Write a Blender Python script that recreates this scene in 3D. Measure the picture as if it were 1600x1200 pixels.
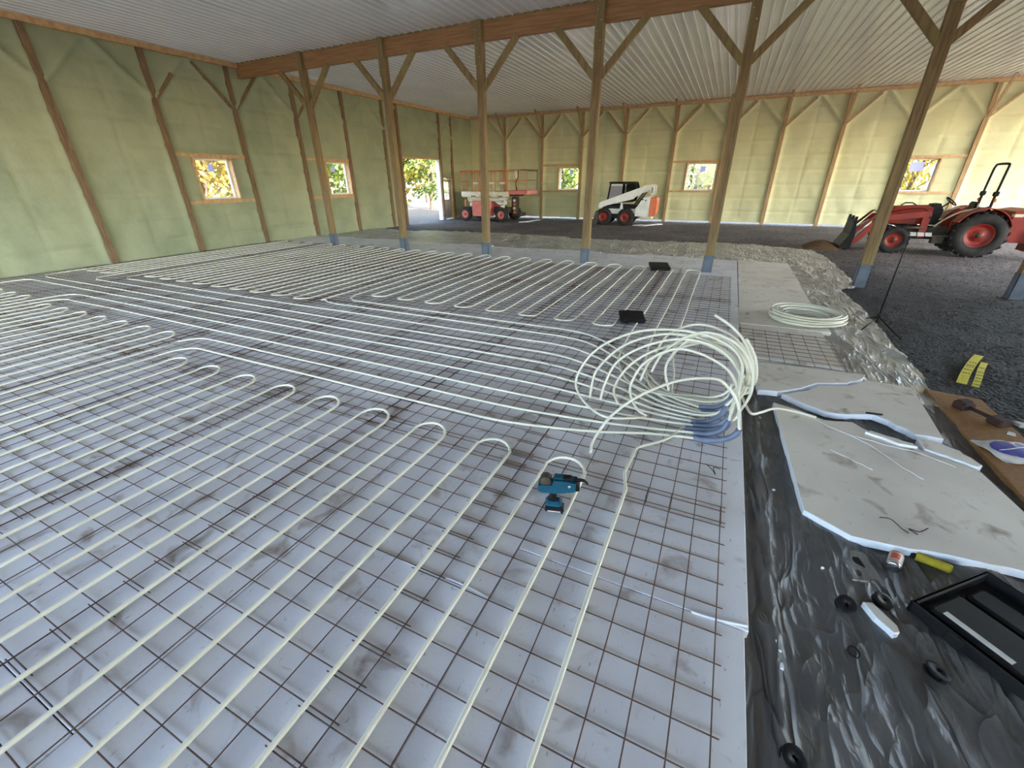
import bpy, math, random
import numpy as np
from mathutils import Vector, Matrix, noise
random.seed(7)
S = bpy.context.scene
COL = S.collection
for o in list(bpy.data.objects): bpy.data.objects.remove(o)

# ------------------------------------------------------------------ camera
cd = bpy.data.cameras.new('camera'); cam = bpy.data.objects.new('camera', cd); COL.objects.link(cam)
cd.sensor_fit = 'HORIZONTAL'; cd.sensor_width = 36.0; cd.lens = 36.0 * 658.45 / 1600.0
cd.clip_start = 0.05; cd.clip_end = 300
_r = (0.90378, 0.427938, -0.007112); _u = (-0.180967, 0.397146, 0.899736); _f = (-0.387856, 0.811877, -0.436376)
cam.matrix_world = Matrix(((_r[0], _u[0], -_f[0], 0), (_r[1], _u[1], -_f[1], 0), (_r[2], _u[2], -_f[2], 1.968), (0, 0, 0, 1)))
S.camera = cam

# ------------------------------------------------------------------ sky, sun, exposure
SUN_ELEV, SUN_AZ = math.radians(40), math.radians(108)     # azimuth: direction to the sun, clockwise from +Y
wd = bpy.data.worlds.new('sky'); S.world = wd; wd.use_nodes = True
nt = wd.node_tree; nt.nodes.clear()
sk = nt.nodes.new('ShaderNodeTexSky'); sk.sky_type = 'NISHITA'; sk.sun_disc = False
sk.sun_elevation = SUN_ELEV; sk.sun_rotation = SUN_AZ; sk.altitude = 100; sk.air_density = 1.0; sk.dust_density = 1.5; sk.ozone_density = 1.0
bg = nt.nodes.new('ShaderNodeBackground'); bg.inputs['Strength'].default_value = 0.55
wo = nt.nodes.new('ShaderNodeOutputWorld')
nt.links.new(sk.outputs[0], bg.inputs[0]); nt.links.new(bg.outputs[0], wo.inputs[0])
sl = bpy.data.lights.new('sun', 'SUN'); sl.energy = 6.2; sl.color = (1.0, 0.93, 0.82); sl.angle = math.radians(0.6)
so = bpy.data.objects.new('sun', sl); COL.objects.link(so)
_d = Vector((math.sin(SUN_AZ) * math.cos(SUN_ELEV), math.cos(SUN_AZ) * math.cos(SUN_ELEV), math.sin(SUN_ELEV)))
so.rotation_euler = _d.to_track_quat('Z', 'Y').to_euler(); so.location = (0, 0, 30)
S.view_settings.view_transform = 'Standard'; S.view_settings.look = 'None'
S.view_settings.gamma = 1.0; S.view_settings.use_curve_mapping = False
S.view_settings.exposure = 2.5
S.cycles.max_bounces = 8; S.cycles.diffuse_bounces = 5; S.cycles.glossy_bounces = 3; S.cycles.transparent_max_bounces = 8
S.cycles.use_adaptive_sampling = True; S.cycles.adaptive_threshold = 0.04
S.cycles.sample_clamp_indirect = 8.0

def portal(name, loc, aim, w, h):
    """daylight opening of the building: guides sky sampling, gives off nothing itself"""
    l = bpy.data.lights.new(name, 'AREA'); l.shape = 'RECTANGLE'; l.size = w; l.size_y = h; l.cycles.is_portal = True
    o = bpy.data.objects.new(name, l); COL.objects.link(o); o.location = loc
    o.rotation_euler = Vector(aim).to_track_quat('-Z', 'Z').to_euler()

# ------------------------------------------------------------------ helpers
def tag(o, label=None, cat=None, group=None, kind=None):
    if label: o['label'] = label
    if cat: o['category'] = cat
    if group: o['group'] = group
    if kind: o['kind'] = kind
    return o

def empty(name, loc=(0, 0, 0), rz=0.0, parent=None):
    o = bpy.data.objects.new(name, None); COL.objects.link(o); o.location = loc; o.rotation_euler = (0, 0, rz)
    o.empty_display_size = 0.1
    if parent: o.parent = parent
    return o

def thing(name, label, cat, loc=(0, 0, 0), rz=0.0, group=None):
    return tag(empty(name, loc, rz), label, cat, group)

def inst(src, name=None, parent=None, loc=None):
    c = src.copy(); COL.objects.link(c)
    if name: c.name = name
    c.parent = parent
    if loc is not None: c.location = loc
    return c

def smooth(P, n=6):
    P = [Vector(p) for p in P]; out = []
    for i in range(len(P) - 1):
        a = P[max(i - 1, 0)]; b = P[i]; c = P[i + 1]; d = P[min(i + 2, len(P) - 1)]
        for k in range(n):
            t = k / n
            out.append(0.5 * ((2 * b) + (c - a) * t + (2 * a - 5 * b + 4 * c - d) * t * t + (3 * b - a - 3 * c + d) * t ** 3))
    out.append(P[-1]); return out

class MB:
    def __init__(s): s.v = []; s.f = []; s.sm = []
    def add(s, v, f, sm=False):
        n = len(s.v); s.v += [tuple(x) for x in v]; s.f += [tuple(i + n for i in q) for q in f]; s.sm += [sm] * len(f); return s
    def box(s, c, d, mat=None):
        x, y, z = d[0] / 2, d[1] / 2, d[2] / 2
        V = [Vector(p) for p in ((-x, -y, -z), (x, -y, -z), (x, y, -z), (-x, y, -z), (-x, -y, z), (x, -y, z), (x, y, z), (-x, y, z))]
        if mat is not None: V = [mat @ p for p in V]
        c = Vector(c)
        return s.add([p + c for p in V], [(0, 3, 2, 1), (4, 5, 6, 7), (0, 1, 5, 4), (1, 2, 6, 5), (2, 3, 7, 6), (3, 0, 4, 7)])
    def cbox(s, c, d, b=0.01, mat=None):
        """box with chamfered edges"""
        V = []; x, y, z = d[0] / 2, d[1] / 2, d[2] / 2; b = min(b, x * .9, y * .9, z * .9)
        ring = lambda X, Y, Z: [(X - b, -Y, Z), (X, -Y + b, Z), (X, Y - b, Z), (X - b, Y, Z), (-X + b, Y, Z), (-X, Y - b, Z), (-X, -Y + b, Z), (-X + b, -Y, Z)]
        V += ring(x - b, y - b, -z) + ring(x, y, -z + b) + ring(x, y, z - b) + ring(x - b, y - b, z)
        V = [Vector(p) for p in V]
        if mat is not None: V = [mat @ p for p in V]
        c = Vector(c); F = [tuple(range(7, -1, -1)), tuple(range(24, 32))]
        for r in range(3):
            for i in range(8):
                j = (i + 1) % 8; F.append((r * 8 + i, r * 8 + j, r * 8 + 8 + j, r * 8 + 8 + i))
        return s.add([p + c for p in V], F)
    def bar(s, a, b, w, h, up=(0, 0, 1), ch=0.0):
        a = Vector(a); b = Vector(b); z = (b - a); L = z.length; z.normalize(); x = Vector(up).cross(z)
        if x.length < 1e-4: x = Vector((1, 0, 0)).cross(z)
        x.normalize(); y = z.cross(x); m = Matrix((x, y, z)).transposed()
        return s.cbox((a + b) / 2, (w, h, L), ch, m) if ch else s.box((a + b) / 2, (w, h, L), m)
    def tube(s, P, r, n=8, closed=False, cap=True):
        P = [Vector(p) for p in P]; N = len(P); R = r if hasattr(r, '__len__') else [r] * N
        V = []; x = None
        for i in range(N):
            t = (P[(i + 1) % N] - P[i - 1]) if closed else (P[min(i + 1, N - 1)] - P[max(i - 1, 0)])
            t = t.normalized() if t.length > 1e-9 else Vector((0, 0, 1))
            if x is None:
                x = t.orthogonal().normalized()
            else:
                x = x - t * x.dot(t)
                x = x.normalized() if x.length > 1e-6 else t.orthogonal().normalized()
            y = t.cross(x)
            for k in range(n):
                a = 2 * math.pi * k / n; V.append(P[i] + (x * math.cos(a) + y * math.sin(a)) * R[i])
        F = []
        for i in range(N if closed else N - 1):
            for k in range(n):
                l = (k + 1) % n; j = (i + 1) % N; F.append((i * n + k, i * n + l, j * n + l, j * n + k))
        s.add(V, F, True)
        if cap and not closed:
            m = len(s.v) - len(V)
            s.f += [tuple(m + k for k in range(n - 1, -1, -1)), tuple(m + (N - 1) * n + k for k in range(n))]; s.sm += [False] * 2
        return s
    def lathe(s, prof, c=(0, 0, 0), axis='z', n=24, sm=True):
        """prof: (radius, height) pairs, closed when first == last"""
        V = []; F = []; c = Vector(c)
        for r, h in prof:
            for k in range(n):
                a = 2 * math.pi * k / n; p = (r * math.cos(a), r * math.sin(a), h)
                if axis == 'y': p = (p[0], p[2], p[1])
                elif axis == 'x': p = (p[2], p[0], p[1])
                V.append(Vector(p) + c)
        for i in range(len(prof) - 1):
            for k in range(n):
                l = (k + 1) % n; q = (i * n + k, i * n + l, (i + 1) * n + l, (i + 1) * n + k)
                F.append(q[::-1] if axis == 'y' else q)
        return s.add(V, F, sm)
    def prism(s, poly, lo, hi, axis='y'):
        """poly: outline in the other two axes"""
        n = len(poly); mk = {'y': lambda a, b, h: (a, h, b), 'z': lambda a, b, h: (a, b, h), 'x': lambda a, b, h: (h, a, b)}[axis]
        V = [mk(a, b, lo) for a, b in poly] + [mk(a, b, hi) for a, b in poly]
        F = [tuple(range(n - 1, -1, -1)), tuple(range(n, 2 * n))] + [(i, (i + 1) % n, n + (i + 1) % n, n + i) for i in range(n)]
        return s.add(V, F)
    def build(s, name, mat, parent=None, origin=None, autofix=True):
        me = bpy.data.meshes.new(name); v = s.v
        if origin is not None:
            q = Vector(origin); v = [(a[0] - q.x, a[1] - q.y, a[2] - q.z) for a in v]
        me.from_pydata(v, [], s.f); me.polygons.foreach_set('use_smooth', s.sm)
        if autofix and len(s.f) < 30000:
            import bmesh
            b = bmesh.new(); b.from_mesh(me); bmesh.ops.recalc_face_normals(b, faces=b.faces); b.to_mesh(me); b.free()
        for m in (mat if isinstance(mat, (list, tuple)) else [mat]): me.materials.append(m)
        o = bpy.data.objects.new(name, me); COL.objects.link(o)
        if origin is not None: o.location = origin
        if parent: o.parent = parent
        return o

# ------------------------------------------------------------------ materials (procedural)
def mat(name, col, rough=0.6, metal=0.0, col2=None, scale=5.0, contrast=(0.35, 0.65), stretch=(1, 1, 1), bump=0.0, bscale=40.0, coord='Object',
        detail=5.0, spec=None, col3=None, scale3=1.5, c3=(0.6, 0.75), coat=0.0, sss=0.0, bdist=0.01):
    m = bpy.data.materials.new(name); m.use_nodes = True; t = m.node_tree; P = t.nodes['Principled BSDF']
    P.inputs['Base Color'].default_value = (*col, 1); P.inputs['Roughness'].default_value = rough; P.inputs['Metallic'].default_value = metal
    if spec is not None: P.inputs['Specular IOR Level'].default_value = spec
    if coat: P.inputs['Coat Weight'].default_value = coat
    if coord == 'World':
        src = t.nodes.new('ShaderNodeNewGeometry').outputs['Position']
    else:
        src = t.nodes.new('ShaderNodeTexCoord').outputs[coord]
    mp = t.nodes.new('ShaderNodeMapping'); mp.inputs['Scale'].default_value = stretch; t.links.new(src, mp.inputs['Vector'])
    def nz(sc, d):
        n = t.nodes.new('ShaderNodeTexNoise'); n.inputs['Scale'].default_value = sc; n.inputs['Detail'].default_value = d
        t.links.new(mp.outputs[0], n.inputs['Vector']); return n
    out = None
    def mixin(prev, c, sc, ct, dt):
        n = nz(sc, dt); r = t.nodes.new('ShaderNodeMapRange'); r.inputs['From Min'].default_value = ct[0]; r.inputs['From Max'].default_value = ct[1]
        t.links.new(n.outputs['Fac'], r.inputs['Value'])
        x = t.nodes.new('ShaderNodeMix'); x.data_type = 'RGBA'
        if prev is None: x.inputs[6].default_value = (*col, 1)
        else: t.links.new(prev, x.inputs[6])
        x.inputs[7].default_value = (*c, 1); t.links.new(r.outputs[0], x.inputs[0]); return x.outputs[2]
    if col2 is not None: out = mixin(out, col2, scale, contrast, detail)
    if col3 is not None: out = mixin(out, col3, scale3, c3, 6.0)
    if out is not None: t.links.new(out, P.inputs['Base Color'])
    if bump:
        n = nz(bscale, 4.0); b = t.nodes.new('ShaderNodeBump'); b.inputs['Strength'].default_value = bump; b.inputs['Distance'].default_value = bdist
        t.links.new(n.outputs['Fac'], b.inputs['Height']); t.links.new(b.outputs[0], P.inputs['Normal'])
    return m

M = {}
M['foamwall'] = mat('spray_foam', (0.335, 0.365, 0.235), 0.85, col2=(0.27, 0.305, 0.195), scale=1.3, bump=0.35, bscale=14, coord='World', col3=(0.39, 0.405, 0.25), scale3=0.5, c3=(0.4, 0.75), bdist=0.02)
M['foamback'] = mat('warm_lit_spray_foam', (0.60, 0.585, 0.36), 0.85, col2=(0.54, 0.54, 0.33), scale=1.3, bump=0.35, bscale=14, coord='World', col3=(0.63, 0.60, 0.34), scale3=0.4, c3=(0.4, 0.75), bdist=0.02)  # same foam as the left wall, yellowed and lightened for warm light
M['wood'] = mat('treated_timber', (0.29, 0.185, 0.085), 0.75, col2=(0.18, 0.115, 0.055), scale=3.0, stretch=(9, 9, 0.8), bump=0.2, bscale=14, col3=(0.30, 0.24, 0.09), scale3=0.5, c3=(0.45, 0.7))
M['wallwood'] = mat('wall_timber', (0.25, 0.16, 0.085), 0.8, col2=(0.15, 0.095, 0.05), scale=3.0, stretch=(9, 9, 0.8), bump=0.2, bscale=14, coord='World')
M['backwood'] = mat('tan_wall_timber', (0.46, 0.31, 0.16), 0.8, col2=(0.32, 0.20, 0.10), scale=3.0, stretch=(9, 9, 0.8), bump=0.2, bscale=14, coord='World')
M['beam'] = mat('laminated_beam', (0.40, 0.21, 0.095), 0.7, col2=(0.27, 0.135, 0.06), scale=2.5, stretch=(0.6, 6, 9), bump=0.15, bscale=12, col3=(0.16, 0.08, 0.03), scale3=1.4, c3=(0.66, 0.74))
M['lumber'] = mat('fresh_lumber', (0.62, 0.40, 0.20), 0.7, col2=(0.48, 0.28, 0.13), scale=3.0, stretch=(3, 3, 3), bump=0.1, bscale=30, coord='World')
M['sleeve'] = mat('post_sleeve', (0.13, 0.16, 0.21), 0.55, col2=(0.09, 0.11, 0.15), scale=6)
M['steel'] = mat('white_steel_ceiling', (0.80, 0.79, 0.78), 0.22, col2=(0.74, 0.735, 0.73), scale=0.8, coord='World', spec=0.6)
def boardmat(name='foam_board', c1=(0.80, 0.80, 0.82), c2=(0.70, 0.69, 0.70)):
    m = mat(name, c1, 0.55, col2=c2, scale=1.7, coord='World', contrast=(0.35, 0.7), bump=0.08, bscale=60)
    t = m.node_tree; L = t.links; P = t.nodes['Principled BSDF']; cur = P.inputs['Base Color'].links[0].from_socket
    g = t.nodes.new('ShaderNodeNewGeometry').outputs['Position']
    for (sc, st, lo, hi, c, mxv, dist) in ((1.1, (1, 1, 1), 0.50, 0.80, (0.50, 0.46, 0.42), 0.6, 0), (4.2, (1, 1, 1), 0.585, 0.74, (0.22, 0.145, 0.08), 0.8, 0.6), (34.0, (1.6, 0.5, 1), 0.66, 0.72, (0.25, 0.23, 0.22), 0.6, 0), (22.0, (0.4, 1.5, 1), 0.66, 0.74, (0.42, 0.40, 0.39), 0.5, 0)):
        mp = t.nodes.new('ShaderNodeMapping'); mp.inputs['Scale'].default_value = st; L.new(g, mp.inputs[0])
        n = t.nodes.new('ShaderNodeTexNoise'); n.inputs['Scale'].default_value = sc; n.inputs['Detail'].default_value = 6; n.inputs['Distortion'].default_value = dist; L.new(mp.outputs[0], n.inputs['Vector'])
        r = t.nodes.new('ShaderNodeMapRange'); r.inputs['From Min'].default_value = lo; r.inputs['From Max'].default_value = hi; r.inputs['To Max'].default_value = mxv; L.new(n.outputs['Fac'], r.inputs['Value'])
        x = t.nodes.new('ShaderNodeMix'); x.data_type = 'RGBA'; L.new(cur, x.inputs[6]); x.inputs[7].default_value = (*c, 1); L.new(r.outputs[0], x.inputs[0]); cur = x.outputs[2]
    L.new(cur, P.inputs['Base Color']); return m
M['board'] = boardmat(); M['warm_lit'] = boardmat('warm_lit_foam_board', (0.80, 0.75, 0.66), (0.70, 0.645, 0.555)); M['fresh'] = mat('fresh_foam_edge', (0.80, 0.83, 0.88), 0.6, bump=0.2, bscale=150)  # tan copy: warm light at the right put into the base; stains are dirt
M['boardedge'] = M['board']
M['wire'] = mat('rusty_wire', (0.085, 0.050, 0.038), 0.75, col2=(0.14, 0.065, 0.04), scale=9, coord='World', bump=0.2, bscale=200)
M['pex'] = mat('white_tubing', (0.80, 0.78, 0.66), 0.35, col2=(0.76, 0.73, 0.58), scale=2, coord='World', spec=0.5)
M['gravel'] = None
M['rubber'] = mat('tyre_rubber', (0.014, 0.013, 0.012), 0.85, col2=(0.032, 0.029, 0.026), scale=7, contrast=(0.4, 0.7))
M['red'] = mat('red_paint', (0.30, 0.020, 0.008), 0.45, col2=(0.22, 0.016, 0.008), scale=3)
M['orange'] = mat('orange_paint', (0.70, 0.17, 0.06), 0.45, col2=(0.60, 0.14, 0.06), scale=5)
M['salmon'] = mat('faded_red_paint', (0.68, 0.20, 0.17), 0.5, col2=(0.55, 0.14, 0.11), scale=4)
M['cream'] = mat('cream_paint', (0.78, 0.74, 0.60), 0.5, col2=(0.62, 0.56, 0.42), scale=5)
M['whitep'] = mat('white_paint', (0.82, 0.82, 0.80), 0.35, col2=(0.70, 0.69, 0.66), scale=4)
M['black'] = mat('black_plastic', (0.008, 0.008, 0.009), 0.5, col2=(0.014, 0.013, 0.013), scale=8, spec=0.2)
M['darkm'] = mat('dark_machinery', (0.03, 0.026, 0.022), 0.6, col2=(0.07, 0.05, 0.03), scale=9)
M['grey'] = mat('grey_paint', (0.36, 0.36, 0.37), 0.5, col2=(0.30, 0.30, 0.31), scale=4)
M['teal'] = mat('teal_plastic', (0.004, 0.085, 0.14), 0.4, col2=(0.003, 0.06, 0.105), scale=9)
M['bend'] = mat('grey_bend_plastic', (0.16, 0.20, 0.30), 0.4, col2=(0.12, 0.15, 0.23), scale=20)
M['vinyl'] = mat('white_vinyl', (0.82, 0.83, 0.84), 0.35)
M['doorgrey'] = mat('door_paint', (0.50, 0.48, 0.47), 0.45, col2=(0.46, 0.44, 0.43), scale=3)
M['osb'] = mat('brown_board', (0.34, 0.17, 0.055), 0.85, col2=(0.24, 0.115, 0.035), scale=26, contrast=(0.3, 0.7), bump=0.35, bscale=90)
M['rust'] = mat('rusted_iron', (0.055, 0.023, 0.015), 0.85, col2=(0.028, 0.013, 0.010), scale=18, bump=0.4, bscale=60)
M['soil'] = mat('brown_soil', (0.14, 0.075, 0.03), 0.95, col2=(0.08, 0.045, 0.02), scale=12, bump=0.5, bscale=40, coord='World')
M['yellow'] = mat('yellow_plastic', (0.55, 0.43, 0.02), 0.45, col2=(0.42, 0.32, 0.02), scale=30)
M['ribbon'] = mat('yellow_tape', (0.80, 0.72, 0.06), 0.45, col2=(0.66, 0.58, 0.04), scale=30)
M['ink'] = mat('black_print', (0.03, 0.03, 0.015), 0.6)
M['blueink'] = mat('blue_print', (0.04, 0.05, 0.42), 0.45, col2=(0.06, 0.07, 0.30), scale=20)
M['label'] = mat('white_label', (0.70, 0.68, 0.64), 0.55, col2=(0.55, 0.53, 0.50), scale=20)
M['redink'] = mat('red_print', (0.62, 0.11, 0.06), 0.5)
M['tin'] = mat('bare_tin', (0.65, 0.67, 0.70), 0.2, metal=1.0)
M['bark'] = mat('bark', (0.16, 0.11, 0.075), 0.9, col2=(0.09, 0.06, 0.04), scale=4, stretch=(4, 4, 0.7), bump=0.5, bscale=12)
def leafmat(n, c, c2):
    m = mat(n, c, 0.6, col2=c2, scale=0.9, coord='World', contrast=(0.4, 0.6))
    P = m.node_tree.nodes['Principled BSDF']; tr = m.node_tree.nodes.new('ShaderNodeBsdfTranslucent'); tr.inputs[0].default_value = (*c, 1)
    mx = m.node_tree.nodes.new('ShaderNodeMixShader'); mx.inputs[0].default_value = 0.35
    out = m.node_tree.nodes['Material Output']; L = m.node_tree.links
    L.new(P.outputs[0], mx.inputs[1]); L.new(tr.outputs[0], mx.inputs[2]); L.new(mx.outputs[0], out.inputs[0]); return m
M['paper'] = leafmat('sticker_paper_translucent', (0.62, 0.64, 0.85), (0.60, 0.62, 0.84))
M['leafY'] = leafmat('yellow_leaves', (0.36, 0.27, 0.03), (0.27, 0.245, 0.03))
M['leafG'] = leafmat('green_leaves', (0.11, 0.19, 0.035), (0.20, 0.25, 0.04))
M['leafO'] = leafmat('ochre_leaves', (0.34, 0.20, 0.03), (0.34, 0.27, 0.045))
M['needle'] = leafmat('pine_needles', (0.11, 0.18, 0.05), (0.24, 0.26, 0.045))
M['outside'] = mat('leafy_ground', (0.10, 0.073, 0.055), 0.95, col2=(0.15, 0.105, 0.07), scale=3, coord='World', col3=(0.10, 0.09, 0.05), scale3=0.4, c3=(0.5, 0.7), bump=0.5, bscale=8, bdist=0.05)

def glassmat(name, tint, gl, rough=0.02):
    m = bpy.data.materials.new(name); m.use_nodes = True; t = m.node_tree; t.nodes.clear()
    a = t.nodes.new('ShaderNodeBsdfTransparent'); a.inputs[0].default_value = (*tint, 1)
    b = t.nodes.new('ShaderNodeBsdfGlossy'); b.inputs['Roughness'].default_value = rough
    mx = t.nodes.new('ShaderNodeMixShader'); mx.inputs[0].default_value = gl; o = t.nodes.new('ShaderNodeOutputMaterial')
    t.links.new(a.outputs[0], mx.inputs[1]); t.links.new(b.outputs[0], mx.inputs[2]); t.links.new(mx.outputs[0], o.inputs[0])
    return m
M['glass'] = glassmat('window_glass', (0.94, 0.96, 0.95), 0.05)
M['tint'] = glassmat('cab_glass', (0.22, 0.30, 0.26), 0.08)

def gravelmat():
    m = bpy.data.materials.new('gravel'); m.use_nodes = True; t = m.node_tree; P = t.nodes['Principled BSDF']; P.inputs['Roughness'].default_value = 0.85
    g = t.nodes.new('ShaderNodeNewGeometry').outputs['Position']
    v = t.nodes.new('ShaderNodeTexVoronoi'); v.inputs['Scale'].default_value = 26; t.links.new(g, v.inputs['Vector'])
    r = t.nodes.new('ShaderNodeValToRGB'); e = r.color_ramp.elements; e[0].position = 0.1; e[0].color = (0.016, 0.014, 0.013, 1); e[1].position = 0.95; e[1].color = (0.075, 0.066, 0.064, 1)
    sp = t.nodes.new('ShaderNodeSeparateColor'); t.links.new(v.outputs['Color'], sp.inputs[0]); t.links.new(sp.outputs[0], r.inputs[0])
    n = t.nodes.new('ShaderNodeTexNoise'); n.inputs['Scale'].default_value = 0.5; n.inputs['Detail'].default_value = 6; t.links.new(g, n.inputs['Vector'])
    x = t.nodes.new('ShaderNodeMix'); x.data_type = 'RGBA'; x.blend_type = 'MULTIPLY'; x.inputs[0].default_value = 0.8
    rr = t.nodes.new('ShaderNodeValToRGB'); rr.color_ramp.elements[0].position = 0.35; rr.color_ramp.elements[0].color = (0.55, 0.5, 0.45, 1); rr.color_ramp.elements[1].position = 0.65; rr.color_ramp.elements[1].color = (1.1, 1.1, 1.15, 1)
    t.links.new(n.outputs['Fac'], rr.inputs[0]); t.links.new(r.outputs[0], x.inputs[6]); t.links.new(rr.outputs[0], x.inputs[7]); 
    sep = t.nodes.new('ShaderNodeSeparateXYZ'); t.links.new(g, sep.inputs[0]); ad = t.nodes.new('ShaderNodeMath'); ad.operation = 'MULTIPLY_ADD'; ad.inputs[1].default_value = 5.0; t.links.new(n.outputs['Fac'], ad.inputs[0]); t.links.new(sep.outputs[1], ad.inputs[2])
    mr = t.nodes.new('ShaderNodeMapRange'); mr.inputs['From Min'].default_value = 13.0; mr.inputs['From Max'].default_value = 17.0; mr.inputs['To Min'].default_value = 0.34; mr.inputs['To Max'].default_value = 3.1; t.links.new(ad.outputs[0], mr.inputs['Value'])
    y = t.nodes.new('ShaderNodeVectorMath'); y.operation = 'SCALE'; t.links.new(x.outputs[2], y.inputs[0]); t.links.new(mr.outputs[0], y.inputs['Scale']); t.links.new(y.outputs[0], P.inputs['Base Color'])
    b = t.nodes.new('ShaderNodeBump'); b.inputs['Strength'].default_value = 0.9; b.inputs['Distance'].default_value = 0.03; b.invert = True
    t.links.new(v.outputs['Distance'], b.inputs['Height']); t.links.new(b.outputs[0], P.inputs['Normal']); return m
M['gravel'] = gravelmat()

def sheetmat(name='vapour_sheet', tr=0.22, col=(0.22, 0.215, 0.205), rough=0.42, folds=1.0):
    m = mat(name, col, rough, col2=tuple(c * 0.7 for c in col), scale=1.3, coord='World', coat=0.2)
    t = m.node_tree; L = t.links; P = t.nodes['Principled BSDF']; P.inputs['Coat Roughness'].default_value = 0.38
    g = t.nodes.new('ShaderNodeNewGeometry').outputs['Position']; prev = None
    for (rz, sc, st, pw, amt) in ((0.55, 3.4, 0.20, 10.0, 1.0), (-0.35, 7.5, 0.25, 8.0, 0.6), (1.2, 4.5, 0.4, 12.0, 0.6), (0.5, 22.0, 0.4, 3.0, 0.14)):
        mp = t.nodes.new('ShaderNodeMapping'); mp.inputs['Rotation'].default_value = (0, 0, rz); mp.inputs['Scale'].default_value = (1, st, 1); L.new(g, mp.inputs[0])
        n = t.nodes.new('ShaderNodeTexNoise'); n.inputs['Scale'].default_value = sc; n.inputs['Detail'].default_value = 2.0; n.inputs['Distortion'].default_value = 0.4; L.new(mp.outputs[0], n.inputs['Vector'])
        def mth(op, a, b_):
            q = t.nodes.new('ShaderNodeMath'); q.operation = op
            for i, v in enumerate((a, b_)):
                if isinstance(v, (int, float)): q.inputs[i].default_value = v
                elif v is not None: L.new(v, q.inputs[i])
            return q.outputs[0]
        v = mth('SUBTRACT', n.outputs['Fac'], 0.5); v = mth('ABSOLUTE', v, None); v = mth('MULTIPLY', v, 2.0); v = mth('SUBTRACT', 1.0, v); v = mth('POWER', v, pw); v = mth('MULTIPLY', v, amt)
        prev = v if prev is None else mth('ADD', prev, v)
    b = t.nodes.new('ShaderNodeBump'); b.inputs['Strength'].default_value = 1.0; b.inputs['Distance'].default_value = 0.022 * folds
    L.new(prev, b.inputs['Height']); L.new(b.outputs[0], P.inputs['Normal']); L.new(b.outputs[0], P.inputs['Coat Normal'])
    a = t.nodes.new('ShaderNodeBsdfTransparent'); mx = t.nodes.new('ShaderNodeMixShader'); mx.inputs[0].default_value = 1 - tr
    L.new(a.outputs[0], mx.inputs[1]); L.new(P.outputs[0], mx.inputs[2]); L.new(mx.outputs[0], t.nodes['Material Output'].inputs[0]); return m
M['sheet'] = sheetmat('shaded_sheet', 0.22, (0.17, 0.165, 0.155), 0.40, 1.0); M['lightened'] = sheetmat('lit_sheet', 0.10, (0.56, 0.54, 0.49), 0.30, 1.2)  # one sheet in two tones: near copy darkened for shade, far copy lightened
M['bag'] = sheetmat('clear_bag', 0.5, (0.5, 0.48, 0.44), 0.2, 0.3)

# ------------------------------------------------------------------ dimensions of the building
XL, XR, YN, YB, ZC = -14.85, 15.0, -6.0, 25.55, 5.31     # inner faces of the insulation and the ceiling
ROWY = 10.98
def floor_z(x, y):
    return -0.090 - 0.055 * min(max((y - 15.5) / 10.0, 0), 1.2)

# ------------------------------------------------------------------ floor (gravel) and the ground outside
def grid(us, vs, fn, keep=None):
    V = [fn(u, v) for v in vs for u in us]; nu = len(us); F = []
    for j in range(len(vs) - 1):
        for i in range(nu - 1):
            if keep is None or keep((us[i] + us[i + 1]) / 2, (vs[j] + vs[j + 1]) / 2):
                F.append((j * nu + i, j * nu + i + 1, (j + 1) * nu + i + 1, (j + 1) * nu + i))
    return V, F
def lin(a, b, st):
    n = max(1, int(round((b - a) / st))); return [a + (b - a) * i / n for i in range(n + 1)]

def gz(x, y):
    z = floor_z(x, y)
    if x > 2.0 or y > 14.5:
        w = 1.0 if (x > 2.6 or y > 15.2) else 0.3
        z += w * (0.018 * noise.noise((x * 1.3, y * 1.3, 0)) + 0.012 * noise.noise((x * 6, y * 6, 3)))
    else: z -= 0.012
    return z
xs = lin(-15.3, 1.6, 0.5) + lin(1.6, 11, 0.07)[1:] + lin(11, 15.4, 0.6)[1:]
ys = lin(-6.4, 3, 0.5) + lin(3, 25.2, 0.08)[1:] + [25.5, 26.0]
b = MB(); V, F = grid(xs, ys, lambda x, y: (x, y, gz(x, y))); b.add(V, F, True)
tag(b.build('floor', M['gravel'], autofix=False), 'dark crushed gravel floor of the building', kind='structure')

# loose stones on the gravel nearest the camera
rng = np.random.default_rng(3); b = MB()
for i in range(5200):
    y = 5.0 + 12.5 * rng.random() ** 1.3; x = 2.45 + (2.0 + y * 0.45) * rng.random(); r = 0.007 + 0.014 * rng.random() ** 2
    if y > 16.2 and rng.random() < .5: x = -12 + 14 * rng.random(); y = 17 + 1.5 * rng.random()
    c = Vector((x, y, gz(x, y) + r * 0.2)); q = [Vector(rng.normal(size=3)).normalized() * r for _ in range(1)][0]
    a = q.orthogonal().normalized() * r * (0.7 + .6 * rng.random()); d = q.normalized().cross(a) * (0.6 + .6 * rng.random())
    b.add([c + q, c - q * .8, c + a, c - a, c + d, c - d], [(0, 2, 4), (0, 4, 3), (0, 3, 5), (0, 5, 2), (1, 4, 2), (1, 3, 4), (1, 5, 3), (1, 2, 5)])
M['stone'] = mat('stone', (0.035, 0.031, 0.030), 0.85, col2=(0.13, 0.12, 0.12), scale=23, coord='World', contrast=(0.4, 0.75), detail=1)
tag(b.build('loose_gravel', M['stone'], autofix=False), 'loose dark stones scattered over the gravel floor', 'gravel', kind='stuff')

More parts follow.
